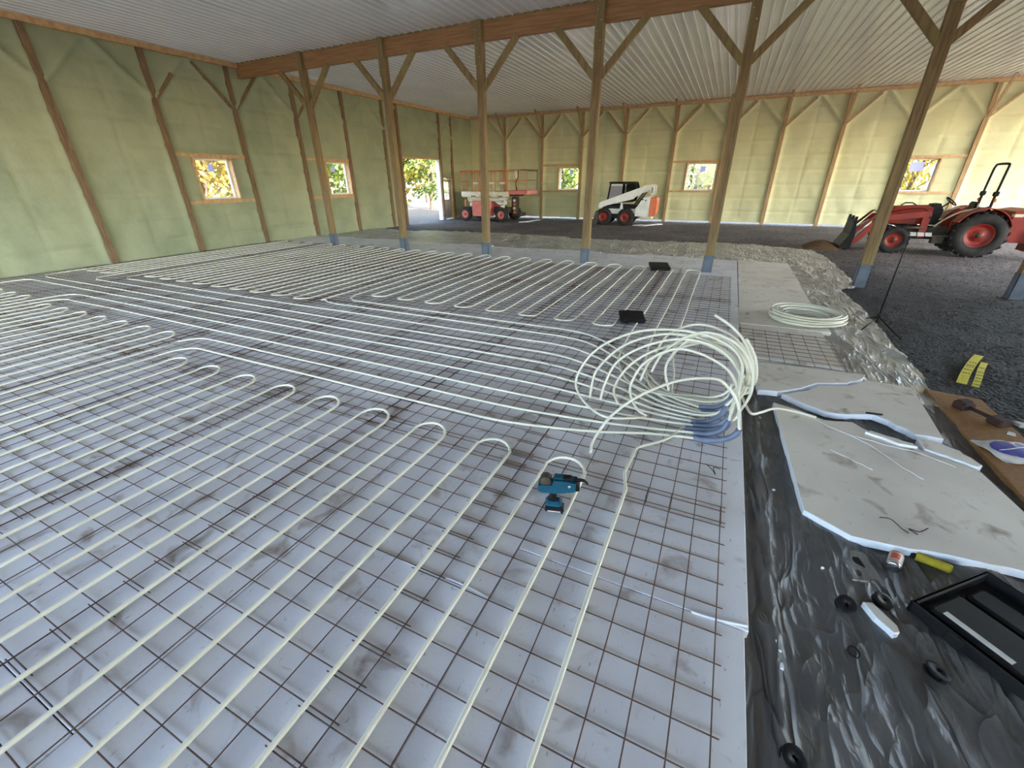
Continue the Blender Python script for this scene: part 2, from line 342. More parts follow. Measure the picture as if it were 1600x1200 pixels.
tag(MB().box((24.3, 12, -0.13), (17.5, 34, 0.10)).build('reflector', mat('pale_reflector', (0.52, 0.45, 0.33), 0.9, col2=(0.44, 0.38, 0.28), scale=4, coord='World', bump=0.4, bscale=30)), 'pale gravel driveway outside the right wall, unseen, added to bounce sunlight', kind='structure')  # unseen ground plane added to bounce warm sunlight through the right openings
V, F = grid(lin(-60, 60, 1.5), lin(-50, 75, 1.5), lambda x, y: (x, y, -0.17 + (0.02 * max(0, max(-15.3 - x, y - 26, x - 15.3, -6.4 - y)) if True else 0)
            + (0.12 * noise.noise((x * .3, y * .3, 9)) if (x < -18 or y > 29 or x > 18 or y < -9) else 0)))
b = MB(); b.add(V, F, True)
tag(b.build('ground', M['outside'], autofix=False), 'brown leaf-strewn ground outside the building', kind='structure')

# ------------------------------------------------------------------ walls of sprayed insulation
LPOSTS = [-3.4, -1.05, 1.3, 3.65, 6.0, 8.3, 10.6, 12.9, 15.25, 17.6]
BPOSTS = [-12.5, -10.15, -7.83, -5.5, -3.05, -0.69, 1.63, 3.9, 6.25, 8.5, 10.9, 13.2]
def wall(name, label, u0, u1, fn, fn_out, openings, posts, braces, step, z0, z0_out=-0.3, mt=None):
    us = set(round(x, 4) for x in lin(u0, u1, step)); zs = set(round(x, 4) for x in lin(z0, ZC + 0.02, step))
    def snap(S_, x):
        n = min(S_, key=lambda q: abs(q - x))
        S_.discard(n); S_.add(round(x, 4))
    for (a, c, lo, hi) in openings:
        for x in (a, c): snap(us, x)
        for x in (lo, hi):
            if x > z0 + 0.05: snap(zs, x)
    us = sorted(us); zs = sorted(zs)
    inside = lambda u, z: any(a < u < c and lo < z < hi for a, c, lo, hi in openings)
    seg = []
    for p in posts:
        for sgn in (-1, 1):
            if braces: seg.append((p + sgn * 0.06, 4.10, p + sgn * 1.08, 5.16))
    def h(u, z):
        v = 0.050 * noise.noise((u * .8, z * .8, 1.5)) + 0.026 * noise.noise((u * 2.6, z * 2.2, 7.5)) + 0.006 * noise.noise((u * 9, z * 9, 2))
        k = (z - 0.45) % 0.61; k = min(k, 0.61 - k); v -= 0.050 * math.exp(-(k / 0.045) ** 2) * (0.7 + 0.8 * noise.noise((u * .9, z, 4)))
        dp = min(abs(u - p) for p in posts)
        v += 0.05 * math.exp(-((dp - 0.07) / 0.09) ** 2)
        dm = min(abs(u - (p + 1.17)) for p in posts); v -= 0.015 * math.exp(-(dm / 0.05) ** 2)
        if z > 3.7:
            for (a, b_, c, d) in seg:
                if abs(u - (a + c) / 2) > 0.9: continue
                dx, dz = c - a, d - b_; t = max(0, min(1, ((u - a) * dx + (z - b_) * dz) / (dx * dx + dz * dz)))
                q = math.hypot(u - a - t * dx, z - b_ - t * dz); v += 0.085 * math.exp(-(q / 0.075) ** 2)
        if z < 0.25: v += 0.03 * (0.25 - z) / 0.3
        for (a, c, lo, hi) in openings:
            d = max(a - u, u - c, lo - z, z - hi)
            if d < 0.06: v = min(v, 0.0)
        return v
    m = MB()
    V, F = grid(us, zs, lambda u, z: fn(u, z, h(u, z)), lambda u, z: not inside(u, z)); m.add(V, F, True)
    uo = sorted(set([u0 - 0.3, u1 + 0.3] + [x for o in openings for x in o[:2]])); zo = sorted(set([z0_out, ZC + 0.4] + [max(x, z0_out) for o in openings for x in o[2:]]))
    V, F = grid(uo, zo, lambda u, z: fn_out(u, z), lambda u, z: not inside(u, z)); m.add(V, F)
    for (a, c, lo, hi) in openings:
        lo = max(lo, z0_out)
        for (p, q) in (((a, lo), (a, hi)), ((a, hi), (c, hi)), ((c, hi), (c, lo)), ((c, lo), (a, lo))):
            m.add([fn(*p, -0.01), fn(*q, -0.01), fn_out(*q), fn_out(*p)], [(0, 1, 2, 3)])
    return tag(m.build(name, mt or M['foamwall'], autofix=False), label, kind='structure')

WIN_L = [(8.87, 10.03, 1.47, 2.63), (13.95, 15.13, 1.45, 2.66)]
DOOR_BIG = (18.72, 21.98, -0.5, 3.03); DOOR_MAN = (22.12, 23.10, -0.5, 2.07)
WIN_B = [(-9.10, -7.92, 1.41, 2.57), (-2.24, -0.86, 1.40, 2.65), (6.35, 7.62, 1.38, 2.64)]
wall('wall_left', 'pale green sprayed insulation wall on the left', YN, YB, lambda u, z, h: (XL + h, u, z), lambda u, z: (XL - 0.22, u, z),
     WIN_L + [DOOR_BIG, DOOR_MAN], LPOSTS + [22.04, 23.2], True, 0.055, -0.12)
wall('wall_back', 'sprayed insulation wall at the far end, yellowed as by warm light', XL, XR, lambda u, z, h: (u, YB - h, z), lambda u, z: (u, YB + 0.22, z),
     WIN_B, BPOSTS, True, 0.055, -0.045, -0.03, M['foamback'])
DOORS_R = [(8.0, 12.8, -0.5, 4.5), (14.6, 19.4, -0.5, 4.5), (20.4, 24.8, -0.5, 4.5)]
wall('wall_right', 'sprayed insulation wall on the right with open vehicle doors', YN, YB, lambda u, z, h: (XR - h, u, z), lambda u, z: (XR + 0.22, u, z),
     DOORS_R, [-3, 0, 2.6, 5, 7.4, 13.6, 19.9], False, 0.3, -0.12)
DOORS_N = [(-12.8, -7.6, -0.5, 4.6), (-5.9, -0.9, -0.5, 4.4), (8.4, 12.6, -0.5, 4.4)]  # unseen openings; the rightmost one is added to light the far wall
wall('wall_near', 'sprayed insulation wall behind the camera with open vehicle doors, the rightmost added for light', XL, XR, lambda u, z, h: (u, YN + h, z), lambda u, z: (u, YN - 0.22, z),
     DOORS_N, [-14, -6.8, 0, 2, 5, 13.6], False, 0.3, -0.12)
for i, (a, c, lo, hi) in enumerate(WIN_L + [DOOR_BIG]):
    lo = max(lo, -.1); portal('daylight_portal', (XL - 0.2, (a + c) / 2, (lo + hi) / 2), (1, 0, 0), hi - lo if False else c - a, hi - lo)
for (a, c, lo, hi) in WIN_B: portal('daylight_portal', ((a + c) / 2, YB + 0.2, (lo + hi) / 2), (0, -1, 0), c - a, hi - lo)
for (a, c, lo, hi) in DOORS_R: portal('daylight_portal', (XR + 0.2, (a + c) / 2, hi / 2), (-1, 0, 0), c - a, hi + .1)
for (a, c, lo, hi) in DOORS_N: portal('daylight_portal', ((a + c) / 2, YN - 0.2, hi / 2), (0, 1, 0), c - a, hi + .1)

# ------------------------------------------------------------------ ceiling of ribbed steel panels
ceil = tag(empty('ceiling', (0, 0, ZC)), 'white ribbed steel ceiling', kind='structure')
PW = 0.9144
def panel_mesh(length):
    pr = []
    for k in range(4):
        o = k * 0.2286
        pr += [(o, 0), (o + 0.045, 0), (o + 0.052, -0.004), (o + 0.062, -0.004), (o + 0.069, 0), (o + 0.085, 0), (o + 0.10, -0.022), (o + 0.128, -0.022), (o + 0.143, 0),
               (o + 0.160, 0), (o + 0.167, -0.004), (o + 0.177, -0.004), (o + 0.184, 0)]
    pr += [(PW + 0.01, 0)]
    m = MB(); n = len(pr)
    V = [(x, y, z) for y in (0, length) for x, z in pr] + [(x, y, z + 0.003) for y in (0, length) for x, z in pr]
    F = [(i, i + 1, n + i + 1, n + i) for i in range(n - 1)] + [(2 * n + i + 1, 2 * n + i, 3 * n + i, 3 * n + i + 1) for i in range(n - 1)]
    F += [(i + 1, i, 2 * n + i, 2 * n + i + 1) for i in range(n - 1)]
    m.add(V, F); return m
YS = [-6.25, -0.3, 5.3, 10.95, 16.8, 22.5, 25.8]; protos = {}
for j in range(6):
    L = round(YS[j + 1] - YS[j] + 0.08, 2)
    for i in range(33):
        x = -15.1 + i * PW; loc = (x, YS[j], 0.004 * (j % 2) + 0.003 * (i % 2))
        if L not in protos: o = protos[L] = panel_mesh(L).build('ceiling_panel', M['steel'], ceil, autofix=False)
        else: o = inst(protos[L], 'ceiling_panel', ceil)
        o.location = loc
# roof deck that closes the attic above the panels
tag(MB().box((0, 9.8, ZC + 0.35), (31, 32.5, 0.05)).build('trim_9', M['wallwood']), 'plywood deck over the ceiling panels', kind='structure')

# ------------------------------------------------------------------ plates along the top of the walls
tag(MB().box((XL + 0.06, (YN + YB) / 2, 5.235), (0.14, YB - YN, 0.13)).build('trim_1', M['lumber']), 'brown plate along the top of the left wall', kind='structure')
tag(MB().box(((XL + XR) / 2, YB - 0.06, 5.235), (XR - XL, 0.14, 0.13)).build('trim_2', M['lumber']), 'tan plate along the top of the far wall', kind='structure')

# ------------------------------------------------------------------ wall posts with knee braces
ORD = ['first', 'second', 'third', 'fourth', 'fifth', 'sixth', 'seventh', 'eighth', 'ninth', 'tenth', 'eleventh', 'twelfth']
def wall_post(name, label, base, along, out, ztop, brace, group, bare=()):
    """along: unit vector along the wall, out: into the room; base: post foot on the insulation face"""
    A = Vector(along); O = Vector(out); r = thing(name, label, 'post', base, 0, group)
    m = MB(); z0 = -0.16
    for k in (-1, 0, 1): m.bar(Vector((0, 0, z0 - 0)) + A * k * 0.052 + O * 0.035, Vector((0, 0, ztop)) + A * k * 0.052 + O * 0.035, 0.05, 0.15, O, 0.004)
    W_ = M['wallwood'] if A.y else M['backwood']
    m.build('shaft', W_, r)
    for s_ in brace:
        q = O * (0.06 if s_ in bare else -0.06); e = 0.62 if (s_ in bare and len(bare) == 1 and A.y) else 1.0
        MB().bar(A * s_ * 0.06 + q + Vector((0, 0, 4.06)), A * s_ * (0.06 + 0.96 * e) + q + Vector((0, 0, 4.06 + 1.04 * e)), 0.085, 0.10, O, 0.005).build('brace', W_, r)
    return r
for i, y in enumerate(LPOSTS):
    vis = i - 4
    nm = f'{ORD[vis]} timber post from the left edge along the green left wall' if vis >= 0 else 'timber post in the left wall behind the camera'
    if i < 4: continue
    wall_post('wall_post', nm, (XL, y, 0), (0, 1, 0), (1, 0, 0), 5.17, (1, -1), 'posts in the left wall', {5: (1,), 6: (-1, 1), 7: (1,)}.get(i, ()))
wall_post('wall_post', 'timber post on the near side of the open doorway in the left wall', (XL, 18.62, 0), (0, 1, 0), (1, 0, 0), 5.17, (-1,), 'posts in the left wall')
wall_post('wall_post', 'timber post between the open doorway and the grey door', (XL, 22.05, 0), (0, 1, 0), (1, 0, 0), 5.17, (-1,), 'posts in the left wall')
wall_post('wall_post', 'timber post on the far side of the grey door', (XL, 23.2, 0), (0, 1, 0), (1, 0, 0), 5.17, (), 'posts in the left wall')
BL = ['left of the scissor lift rails near the far corner', 'rising behind the right end of the scissor lift', 'on the right side of the window behind the white loader', 'standing right behind the white loader cab',
      'on the left side of the middle far window', 'on the right side of the middle far window', 'first right of the middle far window bay', 'second right of the middle far window bay', 'behind the hood of the red tractor',
      'behind the roll bar of the red tractor']
for i, x in enumerate(BPOSTS[:10]):
    r = wall_post('wall_post', 'far wall timber post ' + BL[i], (x, YB, 0), (1, 0, 0), (0, -1, 0), 5.17, (1, -1), 'posts in the far wall', [(1,), (1, -1), (1,), (1, -1), (1,), (1,), (1,), (1,), (), (1,)][i])
    MB().bar((0.03, -0.10, 4.05), (-0.02, -1.15, 5.29), 0.04, 0.09, (1, 0, 0)).build('stay', M['backwood'], r)

# ------------------------------------------------------------------ windows, doors
def window(n, label, u0, u1, z0, z1, pt, members, sticker):
    """pt(u, d, z): d = depth outwards from the insulation face"""
    w = tag(empty(f'window_{n}'), label, kind='structure')
    def slab(u, d, z, name, m, par): 
        q = MB(); (a, b_), (c, e), (f, g) = u, d, z
        V = [pt(x, y, k) for k in (f, g) for y in (c, e) for x in (a, b_)]
        q.add(V, [(0, 1, 3, 2), (4, 6, 7, 5), (0, 4, 5, 1), (2, 3, 7, 6), (0, 2, 6, 4), (1, 5, 7, 3)]); return q.build(name, m, par)
    e = 0.035
    slab((u0 - e, u0 + .006), (-0.07, 0.2), (z0 - e, z1 + e), 'jamb', M['lumber'], w); slab((u1 - .006, u1 + e), (-0.07, 0.2), (z0 - e, z1 + e), 'jamb', M['lumber'], w)
    slab((u0 + .006, u1 - .006), (-0.07, 0.2), (z1 - .006, z1 + e), 'head', M['lumber'], w); slab((u0 + .006, u1 - .006), (-0.07, 0.2), (z0 - e, z0 + .006), 'sill', M['lumber'], w)
    f = 0.055
    slab((u0 + .008, u0 + f), (0.12, 0.19), (z0, z1), 'frame', M['vinyl'], w); slab((u1 - f, u1 - .008), (0.12, 0.19), (z0, z1), 'frame', M['vinyl'], w)
    slab((u0 + f, u1 - f), (0.12, 0.19), (z1 - f, z1 - .008), 'frame', M['vinyl'], w); slab((u0 + f, u1 - f), (0.12, 0.19), (z0 + .008, z0 + f), 'frame', M['vinyl'], w)
    slab((u0 + f, u1 - f), (0.155, 0.160), (z0 + f, z1 - f), 'pane', M['glass'], w)
    a, b_, c, d = sticker
    slab((u0 + (u1 - u0) * a, u0 + (u1 - u0) * b_), (0.150, 0.154), (z0 + (z1 - z0) * c, z0 + (z1 - z0) * d), 'sticker', M['paper'], w)
    for (p, q, z) in members: slab((p, q), (-0.075, 0.02), (z - 0.045, z + 0.045), 'girt', M['lumber'], w)
    return w
ptL = lambda u, d, z: (XL - d, u, z); ptB = lambda u, d, z: (u, YB + d, z)
window(1, 'square window nearest the camera in the left wall', *WIN_L[0], ptL, [(8.38, 10.52, 2.70), (8.38, 10.52, 1.40)], (.42, .56, .68, .86))
window(2, 'second window along the left wall', *WIN_L[1], ptL, [(12.98, 15.17, 2.73), (12.98, 15.17, 1.38)], (.38, .5, .7, .9))
window(3, 'far wall window left of the white loader', *WIN_B[0], ptB, [(-10.07, -7.91, 2.68), (-10.07, -7.91, 1.34)], (.5, .66, .7, .88))
window(4, 'far wall window in the middle, right of the white loader', *WIN_B[1], ptB, [(-2.97, -0.77, 2.72), (-2.97, -0.77, 1.36)], (.45, .62, .68, .88))
window(5, 'far wall window above the red tractor', *WIN_B[2], ptB, [(6.33, 8.42, 2.71), (6.33, 8.42, 1.34)], (.3, .66, .62, .9))

d = tag(empty('door_1', (XL, 22.61, -0.05)), 'grey entry door with divided glass in the left wall', kind='structure')
lf = MB(); t = 0.045
lf.box((-0.10, 0, 0.50), (t, 0.92, 1.0)).box((-0.10, -0.38, 1.5), (t, 0.16, 1.05)).box((-0.10, 0.38, 1.5), (t, 0.16, 1.05)).box((-0.10, 0, 1.98), (t, 0.92, 0.10)); lf.build('leaf', M['doorgrey'], d)
for k in range(3):
    for q in range(2): MB().box((-0.10, -0.15 + 0.30 * q, 1.18 + 0.31 * k), (0.008, 0.285, 0.295)).build('pane', M['glass'], d)
for k in range(2): MB().box((-0.095, 0, 1.335 + 0.31 * k), (0.03, 0.60, 0.018)).build('muntin', M['vinyl'], d)
MB().box((-0.095, 0, 1.49), (0.03, 0.018, 0.94)).build('muntin', M['vinyl'], d)
for s_ in (-1, 1): MB().box((-0.05, s_ * 0.485, 1.0), (0.2, 0.045, 2.12)).build('jamb', M['lumber'], d)
MB().box((-0.05, 0, 2.085), (0.2, 1.0, 0.05)).build('head', M['lumber'], d)
MB().tube([(-0.075, -0.38, 0.98), (-0.02, -0.38, 0.98), (-0.02, -0.28, 0.98)], 0.012, 8).build('handle', M['tin'], d)
d = tag(empty('door_2', (XL, 20.35, -0.1)), 'open doorway framed in timber in the left wall', kind='structure')
MB().box((-0.09, -1.60, 1.56), (0.24, 0.05, 3.12)).build('jamb', M['wallwood'], d)
MB().box((-0.09, 1.60, 1.56), (0.24, 0.05, 3.12)).build('jamb', M['whitep'], d)
MB().box((-0.09, 0, 3.10), (0.24, 3.25, 0.06)).build('head', M['lumber'], d)
MB().box((0.06, 1.66, 0.12), (0.12, 0.16, 0.34)).build('jamb_sleeve', M['sleeve'], d)

# ------------------------------------------------------------------ beam and the row of posts
bm = thing('roof_beam', 'long orange-brown laminated beam across the row of posts', 'beam', (0, ROWY, 0))
for x0, x1 in ((-14.8, -8.98), (-8.97, -3.16), (-3.15, 2.70), (2.71, 8.6), (8.61, 14.9)):
    MB().cbox(((x0 + x1) / 2, 0.03, 5.105), (x1 - x0, 0.05, 0.40), 0.004).build('front_member', M['beam'], bm)
MB().cbox((0.05, 0.085, 5.105), (29.7, 0.05, 0.40), 0.004).build('rear_member', M['beam'], bm)
MB().cbox((0.05, 0.058, 5.29), (29.7, 0.12, 0.035), 0.004).build('cap_board', M['wood'], bm)
ROWX = [-11.92, -8.944, -6.024, -3.121, -0.192, 2.735, 5.10]
RL = ['leftmost timber post of the row under the beam', 'second timber post from the left under the beam', 'third timber post under the beam, in front of the scissor lift',
      'fourth timber post under the beam, just left of the white loader', 'fifth timber post under the beam, at the right end of the wire mesh',
      'sixth timber post under the beam, in front of the red tractor', 'rightmost timber post under the beam, cut by the right edge']
for x, lb in zip(ROWX, RL):
    r = thing('barn_post', lb, 'post', (x, ROWY, 0), 0, 'posts under the beam')
    m = MB()
    for k in (-1, 0, 1): m.cbox((k * 0.063, 0.02 + (0.004 if k == 0 else 0), 2.50), (0.061, 0.15, 4.80 + 0.0), 0.004)
    for k in (-1, 1): m.cbox((k * 0.063, -0.025, 5.08), (0.061, 0.055, 0.44), 0.004)
    m.build('shaft', M['wood'], r)
    MB().cbox((0, -0.073, 4.88), (0.185, 0.035, 0.84), 0.004).build('splice_board', M['wood'], r)
    for s_ in (-1, 1): MB().bar((s_ * 0.06, 0.02, 3.97), (s_ * 0.97, 0.02, 4.93), 0.135, 0.09, (0, 1, 0), 0.005).build('brace', M['wood'], r)
    m = MB(); 
    for (cx, cy, dx, dy) in ((0, -0.060, 0.208, 0.008), (0, 0.100, 0.208, 0.008), (-0.100, 0.02, 0.008, 0.168), (0.100, 0.02, 0.008, 0.168)): m.box((cx, cy, 0.13), (dx, dy, 0.48))
    m.build('ground_sleeve', M['sleeve'], r)
    for q in range(4):
        if x == ROWX[0] and q == 0: bolt0 = MB().lathe([(0.0, -0.006), (0.014, -0.006), (0.014, 0), (0, 0)], (0, 0, 0), 'y', 8).build('bolt', M['tin'], r); bo = bolt0
        else: bo = inst(bolt0, 'bolt', r)
        bo.location = (0.04 * (-1) ** q, -0.091, 4.60 + 0.17 * q)

# ------------------------------------------------------------------ plastic sheet on the ground
def pl(tab, q):
    if q <= tab[0][0]: return tab[0][1]
    for (a, b_), (c, d_) in zip(tab, tab[1:]):
        if q <= c: return b_ + (d_ - b_) * (q - a) / (c - a)
    return tab[-1][1]
XE = [(-2, 2.30), (5.5, 2.29), (6.3, 2.32), (7.1, 2.34), (8.7, 2.36), (10.2, 2.30), (10.9, 2.70), (13, 2.72), (15.2, 2.70), (17, 2.45)]
YE = [(-14.8, 16.5), (-12.6, 15.9), (-11, 16.5), (-8, 16.7), (-5, 16.3), (-2.6, 16.3), (0.67, 16.9), (1.6, 16.5), (2.7, 15.9)]
def sheet_pt(u, v):
    x0 = -14.7 + u if u <= 15.0 else None
    if u <= 15.0: x = -14.7 + u
    else: x = 0.3 + (u - 15.0) / 2.0 * (pl(XE, v) - 0.3 + 0.05 * noise.noise((v * 2.1, 3, 0)) + 0.03 * noise.noise((v * 7, 1, 0)))
    if v <= 13: y = v
    else: y = 13 + (v - 13) / 3.3 * (pl(YE, x) - 13 + 0.12 * noise.noise((x * 1.7, 5, 0)) + 0.05 * noise.noise((x * 6, 8, 0)))
    z = floor_z(x, y) + 0.022
    if x > 0.40 or y > 12.85:
        a = 0.028 * (1 - abs(noise.noise((x * 2.2 + y * .9, y * .8 - x * .3, 2.0)))) ** 4 + 0.016 * (1 - abs(noise.noise((x * 4.6 - y * 2.2, y * 2.6, 8.0)))) ** 5
        a += 0.02 * (1 - abs(noise.noise((x * 1.1, y * 1.9, 5)))) ** 6
        z += a * (1.05 if (y > 12.9 or y > 6 and x > 1.65) else 0.75)
        if y < 4.6 and x < 0.8: z += 0.030 * math.exp(-((x - 0.585 - 0.012 * noise.noise((y * 1.5, 0, 0))) / 0.022) ** 2) - 0.015 * math.exp(-((x - 0.51) / 0.035) ** 2)
    return (x, y, z)
us = lin(0, 15.0, 0.10) + lin(15.0, 17.0, 0.033)[1:]
b = MB(); V, F = grid(us, lin(4.98, 16.3, 0.05), sheet_pt); b.add(V, F, True)
tag(b.build('plastic_sheet', M['lightened'], autofix=False), 'milky wrinkled plastic sheet spread beyond the foam boards, coloured as in brighter light', 'plastic sheet')
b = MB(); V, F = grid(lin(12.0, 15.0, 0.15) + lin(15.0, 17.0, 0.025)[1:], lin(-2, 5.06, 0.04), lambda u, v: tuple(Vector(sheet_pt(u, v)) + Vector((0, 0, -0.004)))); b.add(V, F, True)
tag(b.build('plastic_sheet', M['sheet'], autofix=False), 'plastic sheet with folds at the bottom right, darkened for shade', 'plastic sheet')

# ------------------------------------------------------------------ white insulation boards
def board_mesh(w, l): return MB().cbox((0, 0, -0.027), (w - 0.004, l - 0.004, 0.052), 0.003)
bp = {}
def board(x0, x1, y0, y1, dz=0):
    k = (round(x1 - x0, 2), round(y1 - y0, 2)); c = ((x0 + x1) / 2, (y0 + y1) / 2, dz)
    if k not in bp: o = bp[k] = board_mesh(*k).build('insulation_board', M['board']); o.location = c
    else: o = inst(bp[k], 'insulation_board', None, c)
    tag(o, 'white foam insulation board laid flat beneath the wire mesh', 'board', 'foam boards under the mesh'); return o
XC = [0.46, -0.757] + [-0.757 - 1.219 * k for k in range(1, 13)]; XC[-1] = -14.70
for c in range(len(XC) - 1):
    off = 1.66 if c == 0 else (1.30 + (0.0 if c % 2 else 1.2))
    ysq = [off + 2.44 * k for k in range(-3, 6)]; ysq = [-1.9] + [q for q in ysq if -1.6 < q < 12.6] + [12.9 + 0.12 * math.sin(c * 2.3)]
    for q, (y0, y1) in enumerate(zip(ysq, ysq[1:])):
        o = board(XC[c + 1], XC[c] - (0.018 if c == 0 and y1 < 1.7 else 0), y0, y1, random.uniform(-0.002, 0.002))
        if c == 0: tag(o, f'{ORD[q]} white foam board from the bottom along the right edge of the mesh')
for k, (y0, y1) in enumerate(((7.02, 8.2), (8.2, 10.56), (10.56, 12.95))):
    o = board(0.464 + 0.008 * k, 1.63 - 0.03 * (k == 1), y0, y1); o.data = o.data.copy(); o.data.materials[0] = M['warm_lit']
    tag(o, ['short foam board end under the tubing coil', 'bare foam board behind the tubing coil', 'farthest bare foam board right of the fifth post'][k], 'board'); del o['group']

# ------------------------------------------------------------------ welded wire mesh sheets
CELL = 0.1524
def mesh_sheet(nx, ny, seed):
    m = MB(); r = random.Random(seed); R = 0.0032
    for i in range(nx + 1):
        ph = r.uniform(0, 9); x = i * CELL + r.uniform(-.002, .002)
        m.tube([(x + 0.004 * noise.noise((ph, t * .7, 0)), t, 0.013 + 0.006 * noise.noise((ph + 3, t * .9, 1))) for t in lin(-0.03, ny * CELL + 0.03, 0.3)], R, 5)
    for j in range(ny + 1):
        ph = r.uniform(0, 9); y = j * CELL + r.uniform(-.002, .002)
        m.tube([(t, y + 0.004 * noise.noise((ph, t * .7, 5)), 0.0065 + 0.005 * abs(noise.noise((ph + 3, t * .9, 6)))) for t in lin(-0.03, nx * CELL + 0.03, 0.3)], R, 5)
    return m
mp_ = {}
YR = [(-1.45, 26), (2.40, 20), (5.30, 20), (8.20, 15)]
for c in range(11):
    x0 = 0.314 - 1.524 - c * 1.3716; nx = 10
    if c == 10: x0 = -14.70; nx = 7
    for r_, (y0, ny) in enumerate(YR):
        if r_ == 3 and c > 6: ny = 19
        k = (nx, ny, (c + r_) % 2)
        loc = (x0 + random.uniform(-.006, .006) * (c > 0), y0 + 0.02 * ((c * 7) % 3 - 1), 0.0035 * ((c + r_) % 3))
        if k not in mp_: o = mp_[k] = mesh_sheet(*k).build('wire_mesh_sheet', M['wire'], autofix=False); o.location = loc
        else: o = inst(mp_[k], 'wire_mesh_sheet', None, loc)
        o.rotation_euler = (0, 0, random.uniform(-.0012, .0012))
        tag(o, 'rusty welded wire mesh sheet lying on the white foam boards', 'wire mesh', 'overlapping wire mesh sheets')
o = mesh_sheet(7, 8, 5).build('wire_mesh_offcut', M['wire'], autofix=False); o.location = (0.47, 5.50, 0.0); o.rotation_euler = (math.radians(-0.4), 0, -0.01)
tag(o, 'small wire mesh offcut beside the tubing coil at the right', 'wire mesh')
MB_off = board(0.475, 1.52, 5.60, 7.0, -0.004); MB_off.data.materials[0] = M['warm_lit']; tag(MB_off, 'foam board piece under the small wire mesh offcut', 'board'); del MB_off['group']

# ------------------------------------------------------------------ heating tubing
PR = 0.0120; PZ = 0.030
def NX(k): return -0.287 - 0.305 * k          # near legs
def FX(k): return -0.31 - 0.303 * k           # far legs
def jog(x, y): return 0.012 * noise.noise((x * 3.1, y * .9, 4))
def leg(x, y0, y1):
    n = max(2, int(abs(y1 - y0) / 0.28)); return [(x + jog(x, y0 + (y1 - y0) * i / n), y0 + (y1 - y0) * i / n, PZ + 0.004 * noise.noise((x, y0 + (y1 - y0) * i / n, 8))) for i in range(n + 1)]
def uturn(xa, xb, y, up):
    c = (xa + xb) / 2; r = abs(xa - xb) / 2; sx = 1 if xa > xb else -1
    return [(c + sx * r * 1.04 * math.cos(a), y + (1 if up else -1) * r * 1.05 * math.sin(a), PZ + 0.02 * math.sin(a)) for a in [math.pi * k / 9 for k in range(1, 9)]]
LINE = {1: 5.54, 2: 5.25, 3: 4.92, 4: 4.59, 5: 4.28, 6: 4.00, 7: 3.72, 8: 3.44, 9: 3.155, 10: 2.877}
def line_x(n, xa, xb):
    """straight run along X at the height of run n"""
    k = max(2, int(abs(xb - xa) / 0.35)); Y = LINE[n]
    return [(xa + (xb - xa) * i / k, Y + 0.03 * noise.noise((n * 7.7, (xa + (xb - xa) * i / k) * .5, 0)), PZ) for i in range(k + 1)]
TAIL = {
 1: [(0.458, 3.8, 0.443), (0.348, 3.85, 0.697), (0.22, 3.9, 0.822), (0.064, 3.95, 0.902)],
 2: [(0.423, 3.9, 0.485), (0.271, 4.0, 0.694), (-0.032, 4.05, 0.774), (-0.284, 4.1, 0.637), (-0.39, 4.15, 0.412)],
 3: [(0.4, 3.75, 0.483), (0.245, 3.8, 0.699), (0.007, 3.85, 0.763), (-0.177, 3.9, 0.568), (-0.262, 3.95, 0.341), (-0.197, 3.9, 0.138)],
 4: [(0.341, 3.7, 0.579), (0.113, 3.75, 0.753), (-0.252, 3.8, 0.771), (-0.612, 3.85, 0.669), (-0.928, 3.85, 0.446), (-1.069, 3.75, 0.169), (-0.952, 3.55, 0.06), (-0.657, 3.3, 0.055), (-0.341, 3.42, 0.06)],
 5: [(0.332, 3.8, 0.509), (0.072, 3.85, 0.684), (-0.307, 3.9, 0.691), (-0.666, 3.9, 0.523), (-0.881, 3.85, 0.269), (-0.908, 3.75, 0.13), (-0.879, 3.6, 0.05)],
 6: [(0.376, 3.7, 0.41), (0.182, 3.75, 0.649), (-0.135, 3.8, 0.699), (-0.448, 3.8, 0.591), (-0.682, 3.75, 0.411), (-0.771, 3.7, 0.179), (-0.774, 3.58, 0.062)],
 7: [(0.421, 3.9, 0.331), (0.253, 3.95, 0.528), (-0.03, 4.0, 0.618), (-0.351, 4.0, 0.505), (-0.591, 3.95, 0.316), (-0.695, 3.8, 0.116), (-0.61, 3.6, 0.05)],
 8: [(0.321, 3.6, 0.443), (0.146, 3.65, 0.593), (-0.168, 3.7, 0.639), (-0.423, 3.75, 0.456), (-0.518, 3.7, 0.264), (-0.509, 3.62, 0.168), (-0.418, 3.5, 0.09), (-0.31, 3.45, 0.06)],
 9: [(0.375, 3.42, 0.26), (0.336, 3.42, 0.38), (0.241, 3.40, 0.50), (0.139, 3.38, 0.551), (-0.109, 3.3, 0.518), (-0.367, 3.15, 0.401), (-0.545, 2.98, 0.258), (-0.631, 2.83, 0.10), (-0.626, 2.72, 0.045)],
 10: [(0.461, 3.85, 0.299), (0.347, 3.9, 0.562), (0.125, 3.95, 0.659), (-0.105, 4.0, 0.576), (-0.401, 4.05, 0.379), (-0.473, 3.9, 0.186)],
 11: [(0.50, 3.78, 0.12), (0.60, 3.95, 0.06), (0.73, 4.12, 0.045), (0.90, 4.18, 0.022), (1.06, 4.14, 0.018)],
 12: [(0.445, 3.62, 0.38), (0.40, 3.66, 0.60), (0.25, 3.7, 0.76), (0.02, 3.75, 0.80), (-0.16, 3.8, 0.70)],
 13: [(0.43, 3.80, 0.36), (0.36, 3.84, 0.60), (0.20, 3.88, 0.72), (-0.10, 3.92, 0.68), (-0.30, 3.95, 0.50), (-0.38, 3.9, 0.30)],
 14: [(0.455, 3.70, 0.42), (0.43, 3.74, 0.62), (0.33, 3.78, 0.78)],
}
BENDS = []
